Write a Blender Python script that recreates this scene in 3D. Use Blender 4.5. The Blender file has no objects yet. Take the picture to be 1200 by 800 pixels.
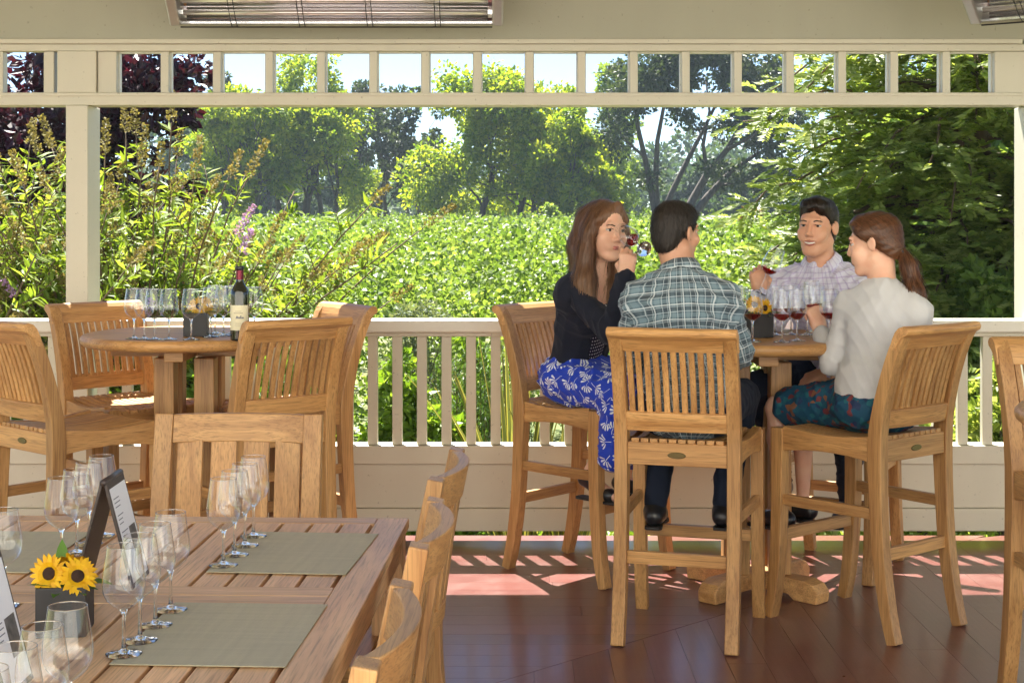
import bpy, bmesh, math, random
import numpy as np
from mathutils import Vector, Matrix
random.seed(11)
rng = np.random.default_rng(11)
SC = bpy.context.scene
COL = SC.collection
FP, EYE = 1814.0, 1.58            # focal length in reference pixels, eye height above the deck
def P(px, py, y):                  # a point seen at (px, py) standing y metres into the scene
    return Vector(((px-600)*y/FP, y, EYE-(py-248)*y/FP))

# ------------------------------------------------------------------ objects
def tag(o, label=None, cat=None, group=None, kind=None):
    if label: o['label'] = label
    if cat: o['category'] = cat
    if group: o['group'] = group
    if kind: o['kind'] = kind
    return o
def empty(name, loc=(0,0,0), rz=0.0):
    o = bpy.data.objects.new(name, None); COL.objects.link(o)
    o.empty_display_size = .1
    o.location = loc; o.rotation_euler = (0,0,rz)
    return o
def kids(o): return [c for c in COL.objects if c.parent == o]
def copy_tree(o, parent=None, kmap=None):
    c = o.copy(); COL.objects.link(c)
    if parent is not None: c.parent = parent
    for ch in list(o.children): copy_tree(ch, c)
    return c
def link_mesh(name, me, mats, parent=None, bevel=0, smooth=False, seg=2):
    o = bpy.data.objects.new(name, me); COL.objects.link(o)
    if not isinstance(mats, (list, tuple)): mats = [mats]
    for m in mats: me.materials.append(m)
    if parent is not None: o.parent = parent
    if bevel:
        b = o.modifiers.new('bevel', 'BEVEL'); b.width = bevel; b.segments = seg
        b.limit_method = 'ANGLE'; b.angle_limit = math.radians(40)
    if smooth:
        me.polygons.foreach_set('use_smooth', [True]*len(me.polygons))
    return o

class MB:
    def __init__(s): s.v = []; s.f = []; s.m = []
    def add(s, vs, fs, mi=0):
        o = len(s.v); s.v += [tuple(v) for v in vs]
        s.f += [tuple(i+o for i in f) for f in fs]; s.m += [mi]*len(fs)
        return s
    def box(s, x0,x1,y0,y1,z0,z1, mi=0, M=None):
        vs = [Vector((x,y,z)) for z in (z0,z1) for y in (y0,y1) for x in (x0,x1)]
        if M is not None: vs = [M @ v for v in vs]
        return s.add(vs, [(0,2,3,1),(4,5,7,6),(0,1,5,4),(2,6,7,3),(0,4,6,2),(1,3,7,5)], mi)
    def bar(s, a, b, w, h, up=(0,0,1), mi=0):
        a, b = Vector(a), Vector(b); d = (b-a).normalized(); u = Vector(up)
        r = d.cross(u).normalized(); u = r.cross(d)
        vs = [p + r*sx*w/2 + u*sz*h/2 for p in (a,b) for sz in (-1,1) for sx in (-1,1)]
        return s.add(vs, [(0,1,3,2),(4,6,7,5),(0,4,5,1),(2,3,7,6),(0,2,6,4),(1,5,7,3)], mi)
    def poly(s, pts, axis, a, b, mi=0):
        """closed 2-D polygon extruded from a to b along the axis (x: pts are (y,z); y: (x,z); z: (x,y))"""
        n = len(pts)
        def mk(p, t): return {'x':(t,p[0],p[1]), 'y':(p[0],t,p[1]), 'z':(p[0],p[1],t)}[axis]
        vs = [mk(p,a) for p in pts] + [mk(p,b) for p in pts]
        fs = [tuple(range(n))[::-1], tuple(range(n,2*n))] + [(i,(i+1)%n,n+(i+1)%n,n+i) for i in range(n)]
        return s.add(vs, fs, mi)
    def tube(s, pts, rad, n=8, mi=0, caps=True):
        pts = [Vector(p) for p in pts]; k = len(pts)
        if not isinstance(rad,(list,tuple)): rad = [rad]*k
        vs = []; prev = None
        for i,p in enumerate(pts):
            d = (pts[min(i+1,k-1)]-pts[max(i-1,0)]).normalized()
            r = (prev - d*prev.dot(d)) if prev is not None else d.orthogonal()
            if r.length < 1e-6: r = d.orthogonal()
            r.normalize(); prev = r; u = d.cross(r)
            for j in range(n):
                t = 2*math.pi*j/n
                vs.append(p + (r*math.cos(t)+u*math.sin(t))*rad[i])
        fs = [(i*n+j, i*n+(j+1)%n, (i+1)*n+(j+1)%n, (i+1)*n+j) for i in range(k-1) for j in range(n)]
        if caps: fs += [tuple(range(n))[::-1], tuple(range((k-1)*n, k*n))]
        return s.add(vs, fs, mi)
    def lathe(s, prof, n=32, c=(0,0,0), mi=0, M=None):
        vs = []; fs = []
        k = len(prof)
        for r,z in prof:
            for j in range(n):
                t = 2*math.pi*j/n
                v = Vector((c[0]+r*math.cos(t), c[1]+r*math.sin(t), c[2]+z))
                vs.append(M @ v if M is not None else v)
        for i in range(k-1):
            for j in range(n):
                fs.append((i*n+j, i*n+(j+1)%n, (i+1)*n+(j+1)%n, (i+1)*n+j))
        return s.add(vs, fs, mi)
    def build(s, name, mats, parent=None, bevel=0, smooth=False, seg=2):
        me = bpy.data.meshes.new(name); me.from_pydata(s.v, [], s.f)
        if any(s.m): me.polygons.foreach_set('material_index', s.m)
        me.update()
        return link_mesh(name, me, mats, parent, bevel, smooth, seg)

def np_mesh(name, V, Q, mats, parent=None, smooth=False, uv=None, mi=None):
    """quads from numpy arrays"""
    V = np.ascontiguousarray(V, dtype=np.float32); Q = np.ascontiguousarray(Q, dtype=np.int32)
    me = bpy.data.meshes.new(name)
    me.vertices.add(len(V)); me.vertices.foreach_set('co', V.ravel())
    me.loops.add(Q.size); me.loops.foreach_set('vertex_index', Q.ravel())
    me.polygons.add(len(Q))
    me.polygons.foreach_set('loop_start', np.arange(0, Q.size, 4, dtype=np.int32))
    if mi is not None: me.polygons.foreach_set('material_index', np.asarray(mi, dtype=np.int32))
    if uv is not None:
        l = me.uv_layers.new(name='uv'); l.data.foreach_set('uv', np.asarray(uv, dtype=np.float32).ravel())
    me.update(calc_edges=True); me.validate()
    if not smooth: me.polygons.foreach_set('use_smooth', [False]*len(me.polygons))
    return link_mesh(name, me, mats, parent, 0, smooth)

# ------------------------------------------------------------------ materials
def nmat(name):
    m = bpy.data.materials.new(name); m.use_nodes = True
    nt = m.node_tree; nt.nodes.clear()
    out = nt.nodes.new('ShaderNodeOutputMaterial')
    return m, nt, out
class G:
    """small node-graph writer"""
    def __init__(s, nt): s.nt = nt
    def n(s, t, **kw):
        x = s.nt.nodes.new('ShaderNode'+t)
        for k,v in kw.items():
            if k.startswith('i_'):
                key = k[2:].replace('_',' ')
                s.put(x.inputs[key], v)
            else: setattr(x, k, v)
        return x
    def put(s, sock, v):
        if isinstance(v, bpy.types.NodeSocket): s.nt.links.new(v, sock)
        elif isinstance(v, bpy.types.Node): s.nt.links.new(v.outputs[0], sock)
        else: sock.default_value = v
    def math(s, op, a, b=0.0, c=0.0, clamp=False):
        x = s.nt.nodes.new('ShaderNodeMath'); x.operation = op; x.use_clamp = clamp
        s.put(x.inputs[0], a); s.put(x.inputs[1], b); s.put(x.inputs[2], c)
        return x.outputs[0]
    def mix(s, f, a, b, mode='MIX'):
        x = s.nt.nodes.new('ShaderNodeMix'); x.data_type = 'RGBA'; x.blend_type = mode
        s.put(x.inputs[0], f); s.put(x.inputs[6], a); s.put(x.inputs[7], b)
        return x.outputs[2]
    def ramp(s, f, stops, interp='LINEAR'):
        x = s.nt.nodes.new('ShaderNodeValToRGB'); s.put(x.inputs[0], f)
        cr = x.color_ramp; cr.interpolation = interp
        while len(cr.elements) < len(stops): cr.elements.new(.5)
        for e,(p,c) in zip(cr.elements, stops): e.position = p; e.color = c4(c)
        return x.outputs[0]
    def noise(s, vec, scale, detail=3, rough=.5, dist=0):
        x = s.n('TexNoise'); s.put(x.inputs['Vector'], vec)
        x.inputs['Scale'].default_value = scale; x.inputs['Detail'].default_value = detail
        x.inputs['Roughness'].default_value = rough; x.inputs['Distortion'].default_value = dist
        return x.outputs['Fac']
    def mapv(s, vec, scale=(1,1,1), loc=(0,0,0), rot=(0,0,0)):
        x = s.n('Mapping'); s.put(x.inputs['Vector'], vec)
        x.inputs['Scale'].default_value = scale; x.inputs['Location'].default_value = loc; x.inputs['Rotation'].default_value = rot
        return x.outputs[0]
    def bump(s, h, strength=.3, dist=.002):
        x = s.n('Bump'); s.put(x.inputs['Height'], h)
        x.inputs['Strength'].default_value = strength; x.inputs['Distance'].default_value = dist
        return x.outputs[0]
def c4(c): return tuple(c) if len(c) == 4 else (*c, 1.0)
def bsdf(g, out, col, rough=.5, normal=None, metal=0, spec=.5, coat=0, coat_r=.1, sss=0, sheen=0, trans=0, ior=1.5):
    b = g.n('BsdfPrincipled')
    g.put(b.inputs['Base Color'], c4(col) if isinstance(col, tuple) else col)
    g.put(b.inputs['Roughness'], rough); g.put(b.inputs['Metallic'], metal)
    b.inputs['Specular IOR Level'].default_value = spec
    b.inputs['Coat Weight'].default_value = coat; b.inputs['Coat Roughness'].default_value = coat_r
    if sss:
        b.inputs['Subsurface Weight'].default_value = sss
        b.inputs['Subsurface Radius'].default_value = (.012,.005,.003); b.inputs['Subsurface Scale'].default_value = 1
    if sheen: b.inputs['Sheen Weight'].default_value = sheen
    b.inputs['Transmission Weight'].default_value = trans; b.inputs['IOR'].default_value = ior
    if normal is not None: g.put(b.inputs['Normal'], normal)
    g.nt.links.new(b.outputs[0], out.inputs[0])
    return b
def objco(g): return g.n('TexCoord').outputs['Object']

def m_wood(name, axis, dark, light, rough=.46, coat=.06):
    m, nt, out = nmat(name); g = G(nt)
    co = objco(g); inf = g.n('ObjectInfo')
    off = g.n('CombineXYZ'); g.put(off.inputs[0], g.math('MULTIPLY', inf.outputs['Random'], 7.0)); g.put(off.inputs[1], g.math('MULTIPLY', inf.outputs['Random'], 3.0))
    add = g.n('VectorMath', operation='ADD'); g.put(add.inputs[0], co); g.put(add.inputs[1], off.outputs[0])
    isl = g.n('NewGeometry').outputs['Random Per Island']
    off2 = g.n('CombineXYZ'); g.put(off2.inputs[2], g.math('MULTIPLY', isl, 5.0)); g.put(off2.inputs[0], g.math('MULTIPLY', isl, 9.0))
    add2 = g.n('VectorMath', operation='ADD'); g.put(add2.inputs[0], add.outputs[0]); g.put(add2.inputs[1], off2.outputs[0])
    sc = {'x':(1.6,22,22), 'y':(22,1.6,22), 'z':(22,22,1.6)}[axis]
    v = g.mapv(add2.outputs[0], sc)
    n1 = g.noise(v, 1.0, 4, .6, .6)
    sc2 = {'x':(8,220,220), 'y':(220,8,220), 'z':(220,220,8)}[axis]
    n2 = g.noise(g.mapv(add2.outputs[0], sc2), 1.0, 2, .6)
    big = g.noise(add.outputs[0], 2.2, 2)
    c = g.ramp(n1, [(.28, dark), (.72, light)])
    c = g.mix(g.math('MULTIPLY', g.math('SUBTRACT', .52, n2, clamp=True), 2.4), c, tuple(x*.42 for x in dark)+(1,))
    tone = g.math('MULTIPLY', g.math('ADD', .82, g.math('MULTIPLY', isl, .2)), g.math('ADD', .86, g.math('MULTIPLY', inf.outputs['Random'], .3)))
    tone = g.math('MULTIPLY', tone, g.math('ADD', .8, g.math('MULTIPLY', big, .4)))
    c = g.mix(1.0, c, g.n('CombineColor', i_Red=tone, i_Green=tone, i_Blue=tone).outputs[0], 'MULTIPLY')
    bsdf(g, out, c, g.math('ADD', rough-.08, g.math('MULTIPLY', n1, .16)), g.bump(n2, .25, .0008), coat=coat, coat_r=.25)
    return m
TD, TL = (.37,.17,.05), (.66,.375,.14)
W = {a: m_wood('teak_'+a, a, TD, TL) for a in 'xyz'}
WT = {a: m_wood('table_teak_'+a, a, (.58,.31,.125), (.82,.52,.275), .44, .05) for a in 'xyz'}

def m_plain(name, col, rough=.5, metal=0, spec=.5, coat=0, var=.12, scale=20, bump=0, bscale=200, sss=0, sheen=0):
    m, nt, out = nmat(name); g = G(nt); co = objco(g)
    n = g.noise(co, scale, 3)
    t = g.math('ADD', 1-var/2-.0, g.math('MULTIPLY', g.math('SUBTRACT', n, .5), var*2))
    c = g.mix(1.0, c4(col), g.n('CombineColor', i_Red=t, i_Green=t, i_Blue=t).outputs[0], 'MULTIPLY')
    nb = g.bump(g.noise(co, bscale, 2), bump, .001) if bump else None
    bsdf(g, out, c, rough, nb, metal, spec, coat, sss=sss, sheen=sheen)
    return m
def m_paint(name, col):
    m, nt, out = nmat(name); g = G(nt); co = g.n('NewGeometry').outputs['Position']
    n = g.noise(co, 1.7, 4); s = g.noise(g.mapv(co, (9,9,.9)), 1.0, 3)
    k = g.math('ADD', .90, g.math('MULTIPLY', n, .13)); k = g.math('MULTIPLY', k, g.math('ADD', .94, g.math('MULTIPLY', s, .1)))
    spots = g.noise(co, 60, 4)
    k = g.math('MULTIPLY', k, g.math('SUBTRACT', 1.0, g.math('MULTIPLY', g.math('GREATER_THAN', spots, .70), .3)))
    c = g.mix(1.0, c4(col), g.n('CombineColor', i_Red=k, i_Green=k, i_Blue=k).outputs[0], 'MULTIPLY')
    bsdf(g, out, c, .42, g.bump(g.noise(g.mapv(co,(30,30,160)), 1.0, 3), .12, .001))
    return m
PAINT = m_paint('cream_paint', (.56,.53,.425))
PAINT_W = m_paint('pale_cream_paint', (.68,.66,.58))
CEIL = m_paint('ceiling_paint', (.74,.71,.62)); HEADER_SHADE = m_paint('header_shade_paint', (.34,.33,.25))  # olive header colour, darkened to carry the shade of the roof

def m_leaf(name, cols, trans=.45, rough=.45, spec=.4, tcol=None, hue_big=None):
    """two-sided leaf, colour differs leaf by leaf and clump by clump"""
    m, nt, out = nmat(name); g = G(nt)
    isl = g.n('NewGeometry').outputs['Random Per Island']
    big = g.noise(g.n('NewGeometry').outputs['Position'], hue_big or 1.2, 2)
    f = g.math('ADD', g.math('MULTIPLY', isl, .7), g.math('MULTIPLY', g.math('SUBTRACT', big, .5), 1.1), clamp=False)
    f = g.math('ADD', f, .12, clamp=True)
    c = g.ramp(f, [(i/(len(cols)-1), col) for i,col in enumerate(cols)])
    b = g.n('BsdfPrincipled'); g.put(b.inputs['Base Color'], c); b.inputs['Roughness'].default_value = rough
    b.inputs['Specular IOR Level'].default_value = spec
    t = g.n('BsdfTranslucent')
    tc = g.mix(1.0, c, c4(tcol or (1.5,1.35,.55)), 'MULTIPLY'); g.put(t.inputs[0], tc)
    mx = g.n('MixShader'); mx.inputs[0].default_value = trans
    nt.links.new(b.outputs[0], mx.inputs[1]); nt.links.new(t.outputs[0], mx.inputs[2])
    nt.links.new(mx.outputs[0], out.inputs[0])
    return m
def m_bark(name, a, b):
    m, nt, out = nmat(name); g = G(nt); co = g.n('NewGeometry').outputs['Position']
    n = g.noise(g.mapv(co,(9,9,2)), 1.0, 5, .65)
    bsdf(g, out, g.ramp(n, [(.3,a),(.7,b)]), .85, g.bump(n, .8, .02))
    return m
BARK = m_bark('bark_dark', (.035,.028,.022), (.10,.085,.07))
BARK2 = m_bark('bark_brown', (.06,.04,.025), (.16,.11,.07))

# thin blown glass, solid glass, wine
def m_thin_glass():
    m, nt, out = nmat('blown_glass'); g = G(nt)
    lw = g.n('LayerWeight'); lw.inputs['Blend'].default_value = .5
    fr = g.math('ADD', .065, g.math('MULTIPLY', g.math('POWER', lw.outputs['Facing'], 3.0), .85))
    tint = g.ramp(lw.outputs['Facing'], [(0,(.985,.99,.99)), (.72,(.955,.965,.97)), (.93,(.62,.65,.67)), (1,(.45,.48,.5))])
    t = g.n('BsdfTransparent'); g.put(t.inputs[0], tint)
    gl = g.n('BsdfGlossy'); gl.inputs['Roughness'].default_value = .01; gl.inputs[0].default_value = (.95,.97,1,1)
    mx = g.n('MixShader'); g.put(mx.inputs[0], g.math('MULTIPLY', fr, 1.0, clamp=True))
    nt.links.new(t.outputs[0], mx.inputs[1]); nt.links.new(gl.outputs[0], mx.inputs[2]); nt.links.new(mx.outputs[0], out.inputs[0])
    return m
GLASS = m_thin_glass()
def m_solid_glass():
    m, nt, out = nmat('solid_glass'); g = G(nt)
    bsdf(g, out, (.97,.985,.985,1), .02, trans=1.0, ior=1.48)
    return m
GLASS_S = m_solid_glass()
def m_wine():
    m, nt, out = nmat('red_wine'); g = G(nt)
    t = g.n('BsdfTransparent'); t.inputs[0].default_value = (.62,.02,.045,1)
    gl = g.n('BsdfPrincipled'); gl.inputs['Base Color'].default_value = (.22,.005,.015,1); gl.inputs['Roughness'].default_value = .05
    mx = g.n('MixShader'); mx.inputs[0].default_value = .22
    nt.links.new(t.outputs[0], mx.inputs[1]); nt.links.new(gl.outputs[0], mx.inputs[2]); nt.links.new(mx.outputs[0], out.inputs[0])
    return m
WINE = m_wine()
# ================================================================== the porch
def m_deck():
    m, nt, out = nmat('deck_stain'); g = G(nt); co = g.n('NewGeometry').outputs['Position']
    isl = g.n('NewGeometry').outputs['Random Per Island']
    off = g.n('CombineXYZ'); g.put(off.inputs[2], g.math('MULTIPLY', isl, 40.0))
    add = g.n('VectorMath', operation='ADD'); g.put(add.inputs[0], co); g.put(add.inputs[1], off.outputs[0])
    uvd = g.n('Attribute', attribute_name='uv').outputs['Vector']
    n = g.noise(g.mapv(uvd, (1.6,75,1)), 1.0, 5, .6, .3)
    fine = g.noise(g.mapv(uvd, (6,260,1)), 1.0, 2)
    wear = g.noise(add.outputs[0], 1.1, 4)
    c = g.ramp(n, [(.1,(.110,.034,.028)), (.5,(.138,.046,.038)), (.9,(.175,.062,.050))])
    k = g.math('ADD', .84, g.math('MULTIPLY', isl, .30)); k = g.math('MULTIPLY', k, g.math('ADD', .86, g.math('MULTIPLY', wear, .26)))
    c = g.mix(1.0, c, g.n('CombineColor', i_Red=k, i_Green=k, i_Blue=k).outputs[0], 'MULTIPLY')
    dust = g.noise(co, 5, 4, .65)
    c = g.mix(g.math('MULTIPLY', g.math('SUBTRACT', dust, .45, clamp=True), .7), c, (.34,.25,.21,1))
    r = g.math('ADD', .22, g.math('MULTIPLY', dust, .2))
    bsdf(g, out, c, r, g.bump(fine, .06, .0006), spec=.5, coat=.35, coat_r=.16)
    return m
DECK = m_deck()

def deck():
    V=[]; Q=[]; UV=[]
    def plank(p, ax, ends):            # top polygon p (4 pts ccw), with skirts
        o=len(V)
        for (x,y) in p: V.append((x,y,0))
        for (x,y) in p: V.append((x,y,-.03))
        Q.append((o,o+1,o+2,o+3))
        for i in range(4): Q.append((o+i,o+4+i,o+4+(i+1)%4,o+(i+1)%4))
        r = random.random()*50
        def u(i):
            x,y = p[i%4]
            return (x+r, y) if ax=='x' else (y+r, x)
        UV.extend([u(0),u(1),u(2),u(3)])
        for i in range(4): UV.extend([u(i),u(i),u(i+1),u(i+1)])
    w=.136; g=.0011; X0,X1,Y0,Y1=-5.5,5.0,-1.8,7.56
    seam=lambda x: x+5.25              # mitred change of direction
    y=Y1
    while y>Y0:
        a,b=max(y-w+g,Y0),y
        xa,xb=min(a-5.25,X1)-.002,min(b-5.25,X1)-.002   # x < y - 5.25
        cuts=[X0]; x=X0+random.uniform(.6,2.6)
        while x<min(xa,xb)-.5: cuts.append(x); x+=random.uniform(1.8,3.4)
        for i,c in enumerate(cuts):
            if i+1<len(cuts): plank([(c,a),(cuts[i+1]-g,a),(cuts[i+1]-g,b),(c,b)],'x',0)
            elif xa>c: plank([(c,a),(xa,a),(xb,b),(c,b)],'x',0)
        y-=w
    x=X0
    while x<X1:
        a,b=x,min(x+w-g,X1)
        ya,yb=min(seam(a),Y1)-.002,min(seam(b),Y1)-.002
        if max(ya,yb)>Y0+.1:
            cuts=[Y0]; y=Y0+random.uniform(.5,2.2)
            while y<min(ya,yb)-.5: cuts.append(y); y+=random.uniform(1.6,3.2)
            for i,c in enumerate(cuts):
                if i+1<len(cuts): plank([(a,c),(b,c),(b,cuts[i+1]-g),(a,cuts[i+1]-g)],'y',0)
                elif min(ya,yb)>c: plank([(a,c),(b,c),(b,yb),(a,ya)],'y',0)
        x+=w
    tag(np_mesh('deck_floor', V, Q, DECK, uv=UV), kind='structure')
deck()
tag(MB().box(-5.5,5,-1.8,7.54,-.12,-.032).build('deck_base', m_plain('deck_joist',(.05,.03,.02),.8)), kind='structure')

WALL_X0, WALL_X1 = -5.0, 2.46
def porch():
    # roof and ceiling, cut short behind and kept pale to brighten the interior
    b=MB(); b.box(-5.4,4.9,3.2,7.70,2.90,3.02); 
    for y in (3.30,4.8,6.2): b.box(-5.4,4.9,y-.07,y+.07,2.80,2.898)
    tag(b.build('porch_ceiling', CEIL, bevel=.006), kind='structure')
    b=MB(); b.box(-5.5,5.0,7.62,7.80,2.715,3.0)
    tag(b.build('porch_eave', PAINT), kind='structure')
    # beam over the opening with its row of small square lights
    t=empty('transom_beam',(0,7.4,2.0)); tag(t,'cream painted beam with a row of small square openings along the porch front','beam')
    T=Matrix.Translation((0,-7.4,-2.0))
    def part(name, fn, m=PAINT, bevel=.004, parent=t):
        b=MB(); fn(b); b.v=[tuple(T@Vector(v)) for v in b.v]; return b.build(name,m,parent,bevel)
    part('header', lambda b:(b.box(-5.4,4.9,7.388,7.56,2.395,2.90)), HEADER_SHADE)
    part('picture_moulding', lambda b:(b.box(-5.4,2.43,7.362,7.387,2.378,2.402), b.box(-5.4,2.45,7.374,7.45,2.344,2.377)))
    part('lower_beam', lambda b:(b.box(-5.4,4.9,7.372,7.53,2.086,2.142), b.box(-5.4,4.9,7.364,7.371,2.128,2.146)))
    pitch=.2487; x0=-1.887; ow=.210
    edges=[]
    for i in range(17): edges.append((x0+i*pitch, x0+i*pitch+ow))
    def bars(b):
        for i in range(16): b.box(edges[i][1], edges[i+1][0], 7.385,7.455, 2.1425,2.3435)
        b.box(-1.978, edges[0][0], 7.385,7.455,2.1425,2.3435)
        b.box(edges[16][1], 2.458, 7.385,7.455,2.1425,2.3435)
        for i in range(12):
            e=-2.235-i*pitch
            b.box(e-.0, e+(.055 if i else .05), 7.385,7.455,2.1425,2.3435)
            if e< -5: break
    part('mullions', bars)
    def stops(b):   # thin inner stops that step the opening
        for a,c in edges:
            b.box(a,a+.004,7.43,7.47,2.143,2.343); b.box(c-.004,c,7.43,7.47,2.143,2.343)
            b.box(a+.005,c-.005,7.43,7.47,2.339,2.3435); b.box(a+.005,c-.005,7.43,7.47,2.143,2.147)
    part('window_stops', stops, PAINT_W, 0)
    part('pilaster', lambda b:(b.box(-2.165,-1.98,7.366,7.46,2.146,2.3435), b.box(2.459,2.62,7.366,7.46,2.146,2.39)), bevel=.003)
    for xa,xb,lab in ((-2.122,-2.018,'cream square porch post behind the left bar table'),(2.46,2.60,'cream square porch post at the right end of the railing')):
        p=MB().box(xa,xb,7.36,7.585,-.02,2.085).build('porch_post', PAINT, None, .004)
        tag(p,lab,'post','porch posts')
    # low wall and balustrade
    r=empty('railing',(0,7.42,0)); tag(r,'cream porch railing with square balusters above a panelled low wall','railing')
    T=Matrix.Translation((0,-7.42,0))
    def rp(name, fn, m=PAINT, bevel=.004):
        b=MB(); fn(b); b.v=[tuple(T@Vector(v)) for v in b.v]; return b.build(name,m,r,bevel)
    segs=[(-5.3,-2.123),(-2.017,2.459)]
    rp('cap_rail', lambda b:[b.box(a,c,7.335,7.475,1.008,1.066) for a,c in segs], PAINT_W, .007)
    rp('under_rail', lambda b:[b.box(a,c,7.375,7.45,.985,1.0075) for a,c in segs], PAINT)
    bal=MB().box(-.0235,.0235,-.022,.022,.468,.985)
    me=None
    x=-5.2+ ((466-600)/244.3+5.2)%.1175
    bals=[]
    while x<2.44:
        if not(-2.17<x<-1.98): bals.append(x)
        x+=.1175
    for x in bals:
        if me is None:
            o=bal.build('baluster', PAINT, r, .003); me=o
        else:
            o=me.copy(); COL.objects.link(o); o.parent=r
        o.location=(x,7.415-7.42,0)
    rp('bottom_rail', lambda b:[b.box(a,c,7.37,7.50,.378,.466) for a,c in segs], PAINT)
    rp('siding', lambda b:[b.box(a,c,7.392,7.47,.1675,.3755) for a,c in segs]+[b.box(a,c,7.40,7.46,.3715,.3785) for a,c in segs]+[b.box(a,c,7.40,7.46,.1645,.1705) for a,c in segs])
    rp('base_board', lambda b:[b.box(a,c,7.38,7.475,.058,.165) for a,c in segs])
    # the end wall beyond the right post
    w=MB(); w.box(2.605,2.72,7.40,7.55,-.1,2.085)
    for i in range(7): w.box(2.603,4.9,7.39+.004*(i%2),7.398+.004*(i%2),-.05+i*.3,.24+i*.3)
    tag(w.build('end_wall', PAINT, None, .003),'cream boarded end wall right of the railing','wall')
porch()

STEEL = m_plain('polished_reflector', (.82,.82,.84), .13, metal=1, var=.05, scale=60)
ENDM = m_plain('brushed_end_cap', (.42,.43,.40), .38, metal=.85)
DARKM = m_plain('dark_metal', (.045,.045,.05), .4, metal=.8)
HOOD = m_plain('heater_hood_paint', (.40,.37,.26), .5)
def m_quartz():
    m, nt, out = nmat('quartz_tube'); g=G(nt)
    bsdf(g, out, (.62,.55,.55,1), .12, metal=.7)
    return m
QUARTZ=m_quartz()
def heater(label, loc, rz, L=1.54, tilt=.75):
    t=empty('patio_heater', loc, rz); tag(t,label,'heater','electric heaters under the ceiling')
    R=Matrix.Rotation(-tilt,4,'X')
    # trough opens down (-z), then tilts towards the porch
    n=14; w=.085; prof=[]
    for i in range(n+1):
        a=math.pi*i/n; prof.append((-w*math.cos(a), -.055+.075*math.sin(a)))
    b=MB()
    inner=prof; outer=[(y*1.09,z+.01) for y,z in prof]
    pl=inner+outer[::-1]
    b.poly(pl,'x',-L/2,L/2)
    b.v=[tuple(R@Vector(v)) for v in b.v]; b.build('reflector',STEEL,t,0,False)
    b=MB(); b.box(-L/2-.002,L/2+.002,-.10,.10,.034,.062); b.box(-L/2-.002,L/2+.002,-.103,-.095,-.06,.033); b.box(-L/2-.002,L/2+.002,.095,.103,-.06,.033)
    b.v=[tuple(R@Vector(v)) for v in b.v]; b.build('hood',HOOD,t,.003)
    for sx in (-1,1):
        b=MB(); b.box(sx*L/2-.0 if sx>0 else -L/2-.05, L/2+.05 if sx>0 else -L/2, -.098,.098,-.058,.033)
        b.v=[tuple(R@Vector(v)) for v in b.v]; b.build('end_cap',ENDM,t,.008)
    for y in (-.036,.036):
        b=MB(); b.tube([(-L/2+.02,y,-.035),(L/2-.02,y,-.035)],.013,12)
        b.v=[tuple(R@Vector(v)) for v in b.v]; b.build('heating_tube',QUARTZ,t,0,True)
    b=MB()
    for k in range(4):
        x=-L/2+L*(k+.8)/4.6
        for dx in (-.012,.012):
            b.tube([(x+dx,-.1,-.058),(x+dx,-.05,-.072),(x+dx,.05,-.072),(x+dx,.1,-.058)],.0022,6)
    b.tube([(-L/2,-.1,-.06),(L/2,-.1,-.06)],.004,6); b.tube([(-L/2,.1,-.06),(L/2,.1,-.06)],.004,6)
    b.v=[tuple(R@Vector(v)) for v in b.v]; b.build('wire_guard',DARKM,t)
    b=MB()
    for sx in (-1,1): b.bar((sx*L*.34,0,.05),(sx*L*.34,.02,2.895-loc[2]),.03,.006,(1,0,0))
    b.build('hanger',DARKM,t)
    return t
heater('long polished electric heater hanging over the left bar table', (-.80,7.02,2.532), 0, 1.42)
heater('shiny electric heater with wire guard in the top right corner', (2.45,6.35,2.50), math.radians(-38), 1.1)

# ground, then the unseen reflector paving and wall added behind the camera
def m_ground():
    m, nt, out = nmat('garden_soil'); g=G(nt); co=g.n('NewGeometry').outputs['Position']
    n=g.noise(co,.35,5); f=g.noise(co,7,4)
    c=g.ramp(n,[(.3,(.10,.13,.03)),(.5,(.16,.17,.05)),(.7,(.22,.19,.10))])
    c=g.mix(g.math('MULTIPLY',f,.5),c,(.05,.07,.018,1))
    bsdf(g,out,c,.9,g.bump(f,.6,.04)); return m
def grid_sheet(name, xs, ys, zf, m):
    V=[];Q=[]
    for j,y in enumerate(ys):
        for i,x in enumerate(xs): V.append((x,y,zf(x,y)))
    n=len(xs)
    for j in range(len(ys)-1):
        for i in range(n-1): Q.append((j*n+i,j*n+i+1,(j+1)*n+i+1,(j+1)*n+i))
    return np_mesh(name,V,Q,m,None,True)
GZ=-.60
gs=grid_sheet('ground',[-900,-300,-100]+list(range(-40,41,4))+[100,300,900],[-300,-60,-20]+list(np.arange(-8,60,2.0))+[70,90,120,200,400,1200],lambda x,y:GZ+.03*math.sin(x*.9)*math.sin(y*.7),m_ground())
tag(gs,kind='structure')
tag(MB().box(-14,14,-4.5,-1.81,-.3,-.02).build('bounce_paving', m_plain('pale_paving',(.66,.63,.56),.8)), kind='structure')  # unseen pale slab, added to bounce sunlight into the porch
hw=MB(); hw.box(-14,14,-4.9,-4.5,-.3,6.6)  # unseen white wall, added as a sun reflector filling the interior
tag(hw.build('bounce_wall', m_paint('bounce_wall_paint',(.86,.84,.78))), kind='structure')
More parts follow.
